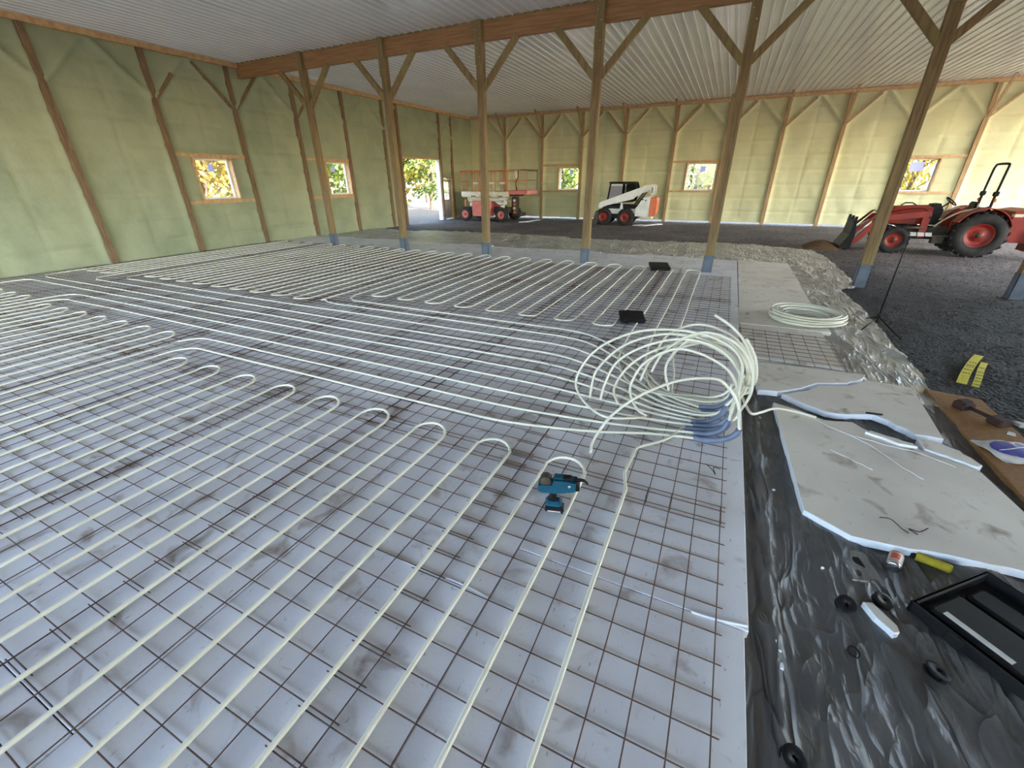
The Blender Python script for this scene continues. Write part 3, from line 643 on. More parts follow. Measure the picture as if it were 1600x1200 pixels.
def end_of(run, ye, tail):
    """from the last point of a run to the bend support at y = ye, up through it and into its loose tail"""
    a = Vector(run[-1]); P = [a]
    if a.x < -1.2:
        Yk = a.y
        P += [Vector((-1.45, Yk - 0.03 * (Yk - 3.4), PZ)), Vector((-0.75, Yk + (ye - Yk) * 0.42, PZ)), Vector((-0.28, Yk + (ye - Yk) * 0.84, PZ + 0.004))]
    elif a.y > 5: P += [Vector((a.x + 0.02, 5.2, PZ)), Vector((a.x + 0.10, 4.6, PZ)), Vector((a.x * 0.6 + 0.03, 4.05, PZ + 0.01))]
    else: P += [Vector((-0.30, 2.98, PZ)), Vector((-0.12, 3.17, PZ + 0.01))]
    hi = 0.0
    rr = random.Random(tail * 13); x0 = {9: 0.02, 8: 0.10, 4: 0.09, 5: 0.08, 6: 0.06}.get(tail, 0.10 + rr.uniform(-.05, .05)); w = {9: 0.30}.get(tail, 0.27 + rr.uniform(-.05, .03)); hh = 0.15 + rr.uniform(-.05, .03); ww = rr.uniform(-.02, .10); zz = PZ + 0.012 + rr.uniform(0, .02)
    P.append(Vector((x0 - .03, ye, zz)))
    out = smooth(P, 7)
    arc = [Vector((x0 + w * math.sin(t), ye + ww * (1 - math.cos(t)), zz + hh * (1 - math.cos(t)))) for t in [math.pi / 2 * k / 7 for k in range(8)]]
    if tail in (9, 8, 4, 5, 6, 2, 10): BENDS.append([Vector((x0 - .015, ye, zz))] + arc)
    out += arc[:-1]
    out += smooth([arc[-1]] + [Vector(q) for q in TAIL[tail]], 8)
    return out
def tubing(label, P, cat='tubing'):
    m = MB(); q = [Vector(P[0])]
    for p in P[1:]:
        if (Vector(p) - q[-1]).length > 0.012: q.append(Vector(p))
    m.tube(q, PR, 8)
    return tag(m.build('heating_tube', M['pex'], autofix=False), label, cat, 'heating tubing on the mesh')
YNEAR = -0.95
def serp(xs_, ylow, yhigh, start_up):
    """serpentine over legs xs_, from the first leg to the last"""
    P = []; up = start_up
    for i, x in enumerate(xs_):
        P += leg(x, ylow, yhigh) if up else leg(x, yhigh, ylow)
        if i + 1 < len(xs_): P += uturn(x, xs_[i + 1], yhigh if up else ylow, up)
        up = not up
    return P
def corner(x, y0, n, right=True):
    """leg end at (x, y0) turning onto run n towards the bends"""
    Y = LINE[n]; r = 0.26; s_ = 1 if Y > y0 else -1
    return [(x + r * (1 - math.cos(t)), Y - s_ * r + s_ * r * math.sin(t), PZ) for t in [math.pi / 2 * k / 6 for k in range(7)]]
# near field, right: leg 0 ... leg 19
P = serp([NX(k) for k in range(20)], YNEAR, 2.42, False); P = [(NX(0) - 0.03, 2.86, PZ + 0.01), (NX(0) - 0.05, 2.6, PZ)] + P
head = end_of([P[0]], 3.40, 9)[::-1]
P = head + P + corner(NX(19), 2.45, 10) + line_x(10, NX(19) + 0.5, -2.1); P += end_of([P[-1]], 3.27, 8)
tubing('tube looping over the nearest right part of the mesh, around the teal tool', P)
# near field, left
xs_ = [NX(k) for k in range(20, 36)]
P = serp(xs_, YNEAR, 2.95, False); a = end_of([line_x(9, -3, -2.2)[-1]], 3.33, 4)[::-1] + line_x(9, -2.2, NX(20) + 0.5) + corner(NX(20), 2.85, 9)[::-1]
P = a + P + corner(NX(35), 2.98, 8) + line_x(8, NX(35) + 0.5, -2.2); P += end_of([P[-1]], 3.47, 5)
tubing('tube looping over the left near part of the mesh', P)
# by the left wall, near
xs_ = [NX(k) for k in range(36, 46)]
P = serp(xs_, YNEAR, 3.10, False); a = end_of([line_x(7, -3, -2.2)[-1]], 3.55, 6)[::-1] + line_x(7, -2.2, NX(36) + 0.5) + corner(NX(36), 3.2, 7)[::-1]
P = a + P + corner(NX(45), 3.2, 6) + line_x(6, NX(45) + 0.5, -2.2); P += end_of([P[-1]], 3.60, 12)
tubing('tube running far left and looping beside the left wall', P)
# by the left wall, far
xs_ = [FX(k) for k in range(46, 41, -1)] + [FX(41)]
P = serp(xs_, 5.15, 10.7, True); a = end_of([line_x(5, -3, -2.2)[-1]], 3.66, 7)[::-1] + line_x(5, -2.2, FX(46) + 0.5) + corner(FX(46), 6, 5)[::-1]
a[-7:] = [(FX(46) + 0.3, LINE[5], PZ), (FX(46) + 0.08, LINE[5] + 0.08, PZ), (FX(46), LINE[5] + 0.35, PZ)]
P = a + P + [(FX(41), 4.95, PZ), (FX(41) + .06, 4.70, PZ), (FX(41) + .3, LINE[4], PZ)] + line_x(4, FX(41) + 0.6, -2.2); P += end_of([P[-1]], 3.72, 13)
tubing('tube looping over the far corner of the mesh by the left wall', P)
# far field, left
xs_ = [FX(k) for k in range(20, 40)]
P = serp(xs_, 5.33, 10.72, True); a = end_of([line_x(2, -3, -2.3)[-1]], 3.84, 10)[::-1] + line_x(2, -2.3, FX(20) + 0.45) + [(FX(20) + 0.2, LINE[2] + 0.03, PZ), (FX(20) + 0.04, LINE[2] + 0.14, PZ)]
P = a + P + [(FX(39) + .0, 5.2, PZ), (FX(39) + .06, 5.0, PZ), (FX(39) + .25, LINE[3], PZ)] + line_x(3, FX(39) + 0.5, -2.2); P += end_of([P[-1]], 3.78, 2)
tubing('tube looping over the far left part of the mesh, below the first two posts', P)
# far field, right
xs_ = [FX(k) for k in range(2, 20)]
P = serp(xs_, 6.04, 10.70, True)
a = end_of([(FX(2), 5.9, PZ)], 3.96, 3)[::-1]
P = a + P + [(FX(19) + 0.0, 5.85, PZ), (FX(19) + 0.06, 5.68, PZ), (FX(19) + 0.28, LINE[1], PZ)] + line_x(1, FX(19) + 0.5, -2.3); P += end_of([P[-1]], 3.90, 1)
tubing('tube looping over the far right part of the mesh, below the fourth post', P)
P = serp([FX(0), FX(1)], 6.04, 10.62, True); a = end_of([(FX(0), 5.9, PZ)], 4.02, 11)[::-1]; P = a + P; P += end_of([(FX(1), 5.9, PZ)], 4.08, 14)
tubing('single narrow tube loop along the right edge of the mesh by the fifth post', P)
for i, a in enumerate(BENDS):
    m = MB(); m.tube(a, [0.0235 + 0.0012 * (k % 2) for k in range(len(a))], 10)
    tag(m.build('bend_support', M['bend'], autofix=False), ['front-most blue-grey pipe bend with the arching tube', 'nearest low blue-grey pipe bend of the cluster', 'second blue-grey pipe bend of the low cluster', 'third blue-grey pipe bend of the low cluster', 'fourth blue-grey pipe bend of the low cluster', 'farther blue-grey pipe bend at the back of the cluster', 'rear-most small blue-grey pipe bend of the cluster'][i], 'pipe bend', 'cluster of bend supports')

# coil of tubing lying on the right
r_ = random.Random(5); P = []
NT = 19
for k in range(NT * 28 - 9):
    a = 2 * math.pi * k / 28; turn = k / 28; it = int(turn); lay = it % 7 if it < 14 else (it - 14); ring = 0 if it < 7 else (1 if it < 14 else 2); f_ = turn % 1
    if it in (6, 13): zl = lay * (1 - f_) ** 1
    else: zl = lay + f_
    rad = (0.47, 0.40, 0.31)[ring] - (0.07 * f_ if it == 6 else 0) - (0.09 * f_ if it == 13 else 0) - 0.012 * math.sin(turn * 2.1)
    cx = 1.36 + 0.025 * math.sin(it * 1.7); cy = 7.50 + 0.035 * math.cos(it * 2.3)
    P.append((cx + rad * math.cos(a), cy + rad * 0.93 * math.sin(a), 0.016 + 0.0245 * zl + 0.006 * math.sin(a + turn)))
m = MB(); m.tube(P, 0.0125, 8)
tag(m.build('tubing_coil', M['pex'], autofix=False), 'flat coil of white tubing lying on bare foam at the right', 'tubing coil')

# ------------------------------------------------------------------ broken foam boards on the plastic
def slab(name, label, poly, z0, z1, m, cat, tilt=None, grp=None, **k):
    c = (sum(p[0] for p in poly) / len(poly), sum(p[1] for p in poly) / len(poly), 0)
    b_ = MB(); n = len(poly); e = 0.004; ins = []
    for p in poly:
        v = Vector((c[0] - p[0], c[1] - p[1])); ins.append((p[0] + v.x * e / v.length, p[1] + v.y * e / v.length))
    V = [(x, y, z0) for x, y in poly] + [(x, y, z1 - e) for x, y in poly] + [(x, y, z1) for x, y in ins]
    F = [tuple(range(n - 1, -1, -1)), tuple(range(2 * n, 3 * n))] + [(i, (i + 1) % n, n + (i + 1) % n, n + i) for i in range(n)] + [(n + i, n + (i + 1) % n, 2 * n + (i + 1) % n, 2 * n + i) for i in range(n)]
    b_.add(V, F); o = b_.build(name, [m, M['fresh']] if m is M['warm_lit'] else m, None, (c[0], c[1], z0), autofix=False)
    if m is M['warm_lit']: o.data.polygons.foreach_set('material_index', [0, 0] + [1] * (2 * n))
    if tilt: o.rotation_euler = tilt
    return tag(o, label, cat, grp)
def ragged(poly, seed=1, amp=0.012, st=0.07, edges=None):
    r = random.Random(seed); out = []
    for i, p in enumerate(poly):
        q = poly[(i + 1) % len(poly)]; out.append(p); L = math.dist(p, q); n = int(L / st)
        if edges is None or i in edges:
            for k in range(1, n):
                t = k / n; nx, ny = -(q[1] - p[1]) / L, (q[0] - p[0]) / L; d_ = r.uniform(-amp, amp); out.append((p[0] + (q[0] - p[0]) * t + nx * d_, p[1] + (q[1] - p[1]) * t + ny * d_))
    return out[::-1] if area(out) < 0 else out
def area(P): return sum(a[0] * b_[1] - b_[0] * a[1] for a, b_ in zip(P, P[1:] + P[:1])) / 2
BZ = -0.052
slab('broken_foam_board', 'upper broken foam piece with a jagged lower edge beside the tube tangle',
     ragged([(0.58, 5.42), (1.70, 5.48), (1.66, 5.37), (1.48, 5.14), (1.18, 5.02), (1.04, 4.83), (0.80, 4.62), (0.62, 4.58)], 2, edges=(2, 3, 4, 5, 6)), BZ, 0.004, M['warm_lit'], 'foam board')
slab('broken_foam_board', 'middle broken foam piece with a black marker lying on its edge',
     ragged([(0.83, 4.58), (1.08, 4.79), (1.20, 4.97), (1.50, 5.10), (1.68, 5.32), (2.06, 5.30), (1.97, 4.20), (1.78, 4.19), (1.65, 4.38), (1.55, 4.45), (1.34, 4.36), (1.17, 4.33), (0.96, 4.47)], 3, edges=(6, 7, 8, 9, 10, 11, 12, 0, 1)), BZ, 0.002, M['warm_lit'], 'foam board')
slab('broken_foam_board', 'largest broken foam board nearest the camera with cracks across it',
     ragged([(0.74, 4.35), (0.95, 4.27), (1.12, 4.16), (1.35, 4.22), (1.47, 4.06), (1.72, 4.02), (1.74, 3.93), (2.04, 3.77), (2.10, 3.32), (2.12, 2.72), (1.85, 2.69), (1.04, 2.60), (0.81, 2.74)], 4, edges=(1, 2, 3, 4, 5, 6, 10), amp=.01), BZ, 0.0, M['warm_lit'], 'foam board')
slab('broken_foam_board', 'rounded foam chunk broken off at the right of the cracked board',
     ragged([(1.77, 4.11), (1.90, 4.10), (2.01, 4.02), (2.08, 3.84), (2.04, 3.80), (1.77, 3.945)], 6, st=.04), BZ, 0.010, M['warm_lit'], 'foam board')
slab('foam_scrap', 'thin foam splinter lying on the cracked board beside the crack', ragged([(1.40, 4.03), (1.44, 4.07), (1.70, 3.97), (1.72, 3.93), (1.60, 3.92)], 7, st=.05), 0.0005, 0.022, M['warm_lit'], 'foam scrap')

# ------------------------------------------------------------------ small things on the right
def crack(label, P, w=0.006):
    m = MB(); q = smooth([Vector((x, y, 0.0015)) for x, y in P], 4); r = random.Random(1)
    q = [p + Vector((r.uniform(-.008, .008), r.uniform(-.008, .008), 0)) for p in q]; m.tube(q, w / 2, 5)
    return tag(m.build('foam_crumb_line', M['vinyl'], autofix=False), label, 'foam crumbs')
crack('long white line of crumbs along the crack of the big foam board', [(1.06, 4.14), (1.14, 4.05), (1.30, 3.93), (1.42, 3.80), (1.52, 3.62), (1.62, 3.46)])
crack('short white crumb line near the front of the cracked foam board', [(1.10, 3.62), (1.24, 3.52), (1.33, 3.44)])
crack('white crumb line running right across the cracked foam board', [(1.26, 3.96), (1.50, 3.90), (1.72, 3.86), (1.90, 3.74)])

m = MB().lathe([(0, 0), (0.008, 0), (0.009, 0.004), (0.009, 0.075), (0.0085, 0.076), (0.0085, 0.115), (0.005, 0.13), (0, 0.13)], (0, 0, 0), 'x', 10)
o = m.build('marker_pen', M['black']); o.location = (1.49, 4.445, 0.012); o.rotation_euler = (0, 0, 0.12); tag(o, 'black marker lying on the middle broken foam piece', 'marker')
def tie(label, P, z):
    m = MB(); m.tube(smooth([Vector((x, y, z + dz)) for x, y, dz in P], 4), 0.0028, 5); return tag(m.build('tie_wire', M['black'], autofix=False), label, 'wire')
tie('thin black tie wire near the front edge of the cracked foam board', [(1.235, 2.86, .004), (1.29, 2.86, .012), (1.33, 2.80, .006), (1.36, 2.77, .004)], 0.0)
tie('bent black tie wire right of another on the cracked foam board', [(1.47, 2.85, .02), (1.42, 2.81, .004), (1.37, 2.815, .005), (1.40, 2.77, .01)], 0.0)
tie('black tie wire on the mesh near the cluster of bends', [(0.20, 2.98, .02), (0.245, 2.935, .012), (0.27, 2.88, .012), (0.25, 2.94, .03), (0.30, 2.955, .02)], 0.0)
tie('black tie wire on the plastic beside the front of the foam', [(1.06, 2.70, .004), (1.10, 2.66, .010), (1.15, 2.62, .004)], -0.062)
tie('black tie wire across the runs left of the tube tangle', [(-1.72, 4.42, .02), (-1.66, 4.30, .03), (-1.60, 4.34, .02), (-1.52, 4.22, .03)], 0.01)
tie('upright black rod behind the tube tangle', [(-0.02, 5.3, .03), (-0.01, 5.32, .12), (0.0, 5.36, .24)], 0.0)

# brown board with things on it
bd = slab('brown_board', 'brown fibre board lying on gravel at the right edge', ragged([(2.19, 5.38), (2.60, 5.30), (2.62, 2.2), (2.20, 2.2)], 3, 0.004), -0.062, -0.018, M['osb'], 'board')
r = thing('rusty_clamp', 'rusty iron clamp with two blocks on the brown board', 'clamp', (2.43, 4.86, -0.018), -1.05)
MB().cbox((-0.15, 0, 0.035), (0.11, 0.13, 0.07), 0.012).build('block', M['rust'], r); MB().cbox((0.15, 0, 0.035), (0.13, 0.12, 0.07), 0.014).build('block', M['rust'], r)
MB().tube([(-0.12, 0, 0.035), (0.14, 0, 0.035)], 0.017, 10).build('rod', M['rust'], r); MB().cbox((-0.17, 0.02, 0.072), (0.06, 0.10, 0.012), 0.004).build('plate', M['rust'], r)
b_ = MB(); V, F = grid(lin(-.17, .17, .02), lin(-.14, .14, .02), lambda x, y: (x, y, 0.035 * max(0, 1 - (x / .18) ** 2 - (y / .15) ** 2) ** .5 + 0.006 * noise.noise((x * 30, y * 30, 0)) + 0.003)); 
bag = thing('printed_bag', 'white plastic bag with a blue oval print on the brown board', 'bag', (2.41, 4.22, -0.018), 0.35)
bag.scale = (1.15, 1.15, 1)
b_.add(V, F, True); b_.build('bag_body', M['label'], bag, autofix=False)
b_ = MB()
V, F = grid(lin(-1, 1, .08), lin(0, 1, .25), lambda a, t: (0.14 * math.sin(a * 1.5) * 1.0, (0.105 * math.cos(a * 1.5)) * (2 * t - 1), 0)); 
V = [(x, y, 0.006 + 0.035 * max(0, 1 - (x / .18) ** 2 - (y / .15) ** 2) ** .5 + 0.006 * noise.noise((x * 30, y * 30, 0))) for x, y, z in V]; b_.add(V, F, True); b_.build('oval_print', M['blueink'], bag, autofix=False)
b_ = MB(); b_.tube([(x, 0.02 * math.sin(x * 14) , 0.0085 + 0.035 * max(0, 1 - (x / .18) ** 2) ** .5) for x in lin(-.12, .12, .02)], 0.0035, 5); b_.build('print_stripe', M['label'], bag)
slab('paper_scrap', 'small white scrap beside the rusty clamp on the brown board', [(2.53, 4.62), (2.57, 4.60), (2.55, 4.54), (2.50, 4.56)], -0.0175, -0.012, M['label'], 'scrap')
slab('paper_scrap', 'white scrap on the gravel right of the brown board', [(2.72, 4.98), (2.80, 4.96), (2.82, 4.90), (2.74, 4.91)], -0.085, -0.055, M['label'], 'scrap')

# caution tape strips
def ribbon(label, P, w, texts):
    r = thing('warning_tape', label, 'tape', P[0]); q = smooth([Vector(p) - Vector(P[0]) for p in P], 6); b_ = MB(); V = []
    for i, p in enumerate(q):
        t = (q[min(i + 1, len(q) - 1)] - q[max(i - 1, 0)]).normalized(); s_ = t.cross(Vector((0, 0, 1))).normalized() * w / 2
        V += [p - s_, p + s_, p + s_ + Vector((0, 0, .002)), p - s_ + Vector((0, 0, .002))]
    n = len(q); F = [(i * 4 + k, i * 4 + (k + 1) % 4, i * 4 + 4 + (k + 1) % 4, i * 4 + 4 + k) for i in range(n - 1) for k in range(4)]
    b_.add(V, F); b_.build('strip', M['ribbon'], r)
    for i in texts:
        p = q[i]; t = (q[i + 1] - q[i]).normalized(); s_ = t.cross(Vector((0, 0, 1))).normalized()
        for k in (-0.28, 0.0, 0.28): MB().bar(p + s_ * w * (k - .11) + Vector((0, 0, .004)), p + s_ * w * (k + .11) + Vector((0, 0, .004)), 0.012, 0.003).build('letter', M['ink'], r)
zf = -0.09
ribbon('wider yellow warning tape strip on the dark gravel', [(2.65, 5.84, zf + .02), (2.77, 6.12, zf + .03), (2.95, 6.50, zf + .03), (3.10, 6.80, zf + .02), (3.20, 6.98, zf + .02)], 0.085, (7, 9, 11, 12, 14))
ribbon('narrower yellow warning tape strip right of the wider one', [(2.745, 5.79, zf + .02), (2.86, 6.05, zf + .03), (3.00, 6.38, zf + .03), (3.15, 6.70, zf + .02)], 0.06, (2, 4, 6, 8, 10, 13))

# tripod with a thin pole
r = thing('tripod_stand', 'thin black tripod pole standing on the gravel edge', 'tripod', (2.31, 7.80, -0.085))
MB().tube([(0, 0, 0.10), (0.0, 0.0, 0.75), (0.005, 0, 1.29)], [0.012, 0.010, 0.007], 8).build('pole', M['black'], r); MB().lathe([(0, .0), (.02, 0), (.024, .03), (.02, .06), (0, .06)], (0, 0, .17), 'z', 10).build('collar', M['black'], r)
for a in (-2.35, -1.05, 1.6): MB().tube([(0, 0, 0.18), (0.40 * math.cos(a), 0.52 * math.sin(a), 0.012)], 0.009, 7).build('leg', M['black'], r)
MB().cbox((0.005, 0, 1.30), (0.02, 0.03, 0.05), 0.004).build('head', M['black'], r)

# black blow-moulded tool case
r = thing('tool_case', 'open black tool case on the plastic at the bottom right', 'tool case', (1.70, 2.10, -0.066), math.radians(43))
# footprint: long side runs to the lower right
L, W = 0.80, 0.60
b_ = MB(); b_.cbox((0, 0, 0.012), (W, L, 0.024), 0.01)
for (cx, cy, dx, dy) in ((-W / 2 + .012, 0, .024, L), (W / 2 - .012, 0, .024, L), (0, -L / 2 + .012, W, .024), (0, L / 2 - .012, W, .024)): b_.cbox((cx, cy, 0.045), (dx, dy, 0.075), 0.008)
b_.build('tray', M['black'], r)
for (cx, cy, dx, dy, h) in ((-0.13, 0.02, .24, .66, .052), (0.10, 0.20, .14, .28, .040), (0.10, -0.15, .18, .30, .045)): MB().cbox((cx, cy, 0.024 + h / 2), (dx, dy, h), 0.014).build('moulded_bay', M['black'], r)
for cy in (-.2, .2): MB().cbox((-W / 2 - .008, cy, .055), (.022, .07, .05), .005).build('latch', M['black'], r)
o = MB().box((0, 0, 0), (0.030, 0.26, 0.003)).build('label_strip', M['label'], r); o.location = (-0.21, 0.17, 0.0785)
MB().box((-0.19, 0.17, 0.0755), (0.09, 0.32, 0.004)).build('label_bed', M['black'], r)
tag(o, 'torn white label strip')

# spray can end with paper label, yellow tube
r = thing('spray_can', 'small can with red and white label lying on the plastic', 'can', (1.215, 2.455, -0.030), math.radians(68))
MB().lathe([(0, -.002), (.030, -.002), (.0335, 0), (.0335, .018)], (0, 0, 0), 'x', 20).build('tin_end', M['tin'], r)
MB().lathe([(.034, .018), (.034, .125), (.026, .132), (0, .132)], (0, 0, 0), 'x', 20).build('label_wrap', M['label'], r)
b_ = MB(); V, F = grid(lin(0.045, .10, .0275), lin(0.7, 2.0, .13), lambda x, a: (x, 0.0346 * math.cos(a), 0.0346 * math.sin(a))); b_.add(V, F, True); b_.build('red_print', M['redink'], r)
for q in (.026, .112): MB().lathe([(.0346, q), (.0346, q + .008)], (0, 0, 0), 'x', 20).build('red_band', M['redink'], r)
r = thing('yellow_tube', 'yellow ribbed plastic tube lying beside the red and white can', 'tube', (1.365, 2.625, -0.038), math.radians(-14))
MB().lathe([(0, 0), (.024, 0), (.026, .004)] + [(.026 - .002 * (k % 2), .01 + .008 * k) for k in range(17)] + [(.026, .150), (.022, .155), (0, .155)], (0, 0, 0), 'x', 14).build('tube_body', M['yellow'], r)
MB().lathe([(0, -.022), (.014, -.022), (.014, 0), (0, 0)], (0, 0, 0), 'x', 10).build('cap', M['black'], r)
# clear bag
r = thing('clear_bag', 'crumpled clear plastic bag left of the red and white can', 'bag', (1.05, 2.40, -0.060), 0.25)
b_ = MB(); V, F = grid(lin(-.075, .075, .0125), lin(-.12, .12, .0125), lambda x, y: (x, y, 0.010 + 0.018 * (1 - abs(noise.noise((x * 14, y * 12, 3)))) ** 3)); b_.add(V, F, True); b_.build('film', M['bag'], r, autofix=False)
MB().cbox((0.01, 0.035, 0.012), (0.05, 0.075, 0.016), 0.005).build('contents', M['black'], r); MB().cbox((-.03, -.105, .012), (.10, .012, .012), .003).build('folded_edge', M['label'], r)
# wire spools and rings
def spool(label, x, y, rz, tilt=0.0):
    r = thing('wire_spool', label, 'spool', (x, y, -0.044), rz, 'empty black wire spools'); r.rotation_euler = (tilt, 0, rz)
    for z in (0.0, 0.026): MB().lathe([(0.010, z), (.044, z), (.046, z + .002), (.044, z + .004), (.010, z + .004), (.010, z)], (0, 0, 0), 'z', 20).build('flange', M['black'], r)
    MB().lathe([(.010, .004), (.024, .004), (.024, .026), (.010, .026), (.010, .004)], (0, 0, 0), 'z', 16).build('hub', M['black'], r)
spool('black wire spool left of the white foam scrap', 0.925, 2.07, 0, 0.5)
spool('black wire spool between the white foam scrap and the tool case', 1.10, 2.17, 1, 0.2)
spool('black wire spool in front of the tool case', 1.215, 1.83, 2, 0.25)
spool('black wire spool at the bottom edge beside the foam boards', 0.605, 1.20, 0.5, 0.2)
m = MB(); m.tube([(0.022 * math.cos(a), 0.03 * math.sin(a), 0) for a in [2 * math.pi * k / 16 for k in range(16)]], 0.004, 6, True); o = m.build('black_ring', M['black']); o.location = (0.915, 1.80, -0.046); tag(o, 'small black ring on the plastic below the spools', 'ring')
slab('foam_scrap', 'white angular foam scrap beside the wire spools', [(1.005, 2.11), (1.045, 2.125), (1.125, 2.02), (1.125, 1.985), (1.10, 1.965), (1.04, 2.03)], -0.060, -0.018, M['warm_lit'], 'foam scrap')
r_ = random.Random(11)
for k, (x, y, s_, lb) in enumerate([(0.60, 1.655, .006, 'white foam chip nearest the board edge'), (0.585, 1.70, .005, 'small white foam chip above the elongated one'), (0.60, 1.58, .009, 'elongated white foam chip near the bottom edge'),
        (0.86, 2.30, .007, 'white foam chip left of the clear bag'), (0.75, 2.75, .007, 'white foam chip at the near left corner of the cracked board'), (0.66, 2.95, .008, 'white foam chip between the boards and the cracked board'),
        (0.58, 3.30, .008, 'white foam chip on plastic below the bends'), (0.62, 4.05, .009, 'white foam chip on plastic right of the bends')]):
    slab('foam_chip', lb, [(x + s_ * 1.4 * math.cos(a) * r_.uniform(.7, 1.2), y + s_ * (2.2 if 'elong' in lb else 1) * math.sin(a)) for a in [2 * math.pi * i / 6 for i in range(6)]], -0.062, -0.036, M['vinyl'], 'foam chip')

# ------------------------------------------------------------------ black cases on the mesh
def soft_case(label, x, y, w, l, h, rz, tz=0):
    r = thing('black_case', label, 'case', (x, y, 0.036), rz, 'black cases on the mesh'); r.rotation_euler = (tz, 0, rz)
    MB().cbox((0, 0, h / 2), (w, l, h), 0.015).build('case_body', M['black'], r); MB().cbox((0, 0, h * .75), (w + .012, l + .012, .012), .004).build('rim', M['black'], r)
    MB().tube([(-.06, -l / 2, h * .5), (-.05, -l / 2 - .035, h * .5), (.05, -l / 2 - .035, h * .5), (.06, -l / 2, h * .5)], .008, 6).build('handle', M['darkm'], r)
soft_case('black case on the mesh behind the tube tangle', -1.03, 6.42, 0.36, 0.36, 0.07, 0.32, 0.12)
soft_case('black case near the far tube ends by the fifth post', -1.24, 10.85, 0.44, 0.62, 0.07, 0.25, 0.05)

# ------------------------------------------------------------------ cordless tying tool
r = thing('tying_tool', 'teal cordless rebar tying tool standing on its battery', 'power tool', (-0.672, 2.035, 0.022), math.radians(16))
MB().cbox((0, 0, 0.022), (0.122, 0.085, 0.044), 0.012).build('battery', M['black'], r); MB().box((0, -0.043, 0.020), (0.085, 0.002, 0.008)).build('battery_label', M['label'], r)
MB().cbox((-0.006, 0, 0.064), (0.108, 0.08, 0.042), 0.014).build('base_housing', M['teal'], r)
MB().bar((-0.018, 0, 0.075), (-0.002, 0, 0.170), 0.040, 0.046, (0, 1, 0), 0.012).build('grip', M['black'], r)
MB().cbox((0.022, 0, 0.158), (0.018, 0.02, 0.034), 0.006).build('trigger', M['black'], r)
b_ = MB(); b_.prism([(-0.105, 0.168), (-0.085, 0.160), (0.02, 0.162), (0.118, 0.186), (0.128, 0.200), (0.128, 0.252), (0.05, 0.262), (-0.01, 0.262), (-0.02, 0.222), (-0.104, 0.214), (-0.112, 0.19)], -0.038, 0.038); b_.build('body', M['teal'], r)
MB().lathe([(.0, -.030), (.034, -.030), (.036, -.026), (.036, .026), (.034, .030), (0, .030)], (-0.062, 0, 0.238), 'y', 20).build('wire_reel', M['darkm'], r)
MB().prism([(0.124, 0.188), (0.150, 0.192), (0.152, 0.218), (0.134, 0.255), (0.122, 0.262)], -0.03, 0.03).build('nose', M['black'], r)
MB().tube(smooth([(0.130, 0, 0.254), (0.165, 0, 0.258), (0.188, 0, 0.246), (0.200, 0, 0.232)], 4), [0.013 - .0006 * k for k in range(13)], 8).build('jaw', M['black'], r)
MB().cbox((0.075, 0, 0.267), (0.05, 0.05, 0.014), 0.004).build('top_cover', M['black'], r); MB().cbox((0.02, 0, 0.266), (0.06, 0.046, 0.012), 0.004).build('top_cover', M['teal'], r)
MB().lathe([(0, -.041), (.010, -.041), (.010, -.036), (0, -.036)], (0.088, 0, 0.225), 'y', 12).build('dial', M['tin'], r)

# two pale strips of foam under the mesh offcut, rusty bits on sheet
tie('small orange-brown wire on the plastic near the tripod', [(1.98, 8.0, .01), (2.05, 8.02, .03), (2.12, 7.98, .01)], -0.06)
b_ = MB(); V, F = grid(lin(-1, 1, .1), lin(-1, 1, .1), lambda x, y: (2.95 + 0.55 * x, 17.2 + 0.5 * y, floor_z(2.9, 17) - 0.02 + 0.26 * max(0, 1 - x * x) * max(0, 1 - y * y) + 0.02 * noise.noise((x * 5, y * 5, 0)))); b_.add(V, F, True)
tag(b_.build('soil_heap', M['soil'], autofix=False), 'low heap of brown soil in front of the tractor bucket', 'soil')

def streak(label, P, w):  # bright streak of a lit board joint, added as a thin white strip
    m = MB(); m.tube(smooth([Vector((x, y, 0.003)) for x, y in P], 5), w / 2, 6); o = m.build('lit_streak', M['fresh'], autofix=False)
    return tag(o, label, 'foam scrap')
streak('thin white foam sliver along the board joint below the teal tool, added for the lit foam edge', [(-1.52, 1.305), (-1.2, 1.297), (-0.95, 1.303), (-0.76, 1.292)], 0.012)
streak('short white foam sliver across the joint at the right board edge, added for the lit foam edge', [(0.20, 1.655), (0.33, 1.665), (0.455, 1.69)], 0.014)

for lb, pts in (('white strip on the gravel right of the white loader', [(-4.15, 22.70), (-3.5, 22.62), (-2.85, 23.75), (-3.1, 23.9), (-3.6, 23.2), (-3.9, 23.25)]),
                ('white strip on the gravel right of the scissor lift', [(-10.15, 22.25), (-9.75, 22.5), (-9.55, 24.0), (-9.85, 24.2), (-10.0, 23.1)])):
    zf2 = floor_z(0, 23.2); slab('white_strip', lb, ragged(pts, 5, 0.06, 0.25), zf2 - 0.01, zf2 + 0.035, M['vinyl'], 'scrap')  # two white ragged strips lying on the gravel

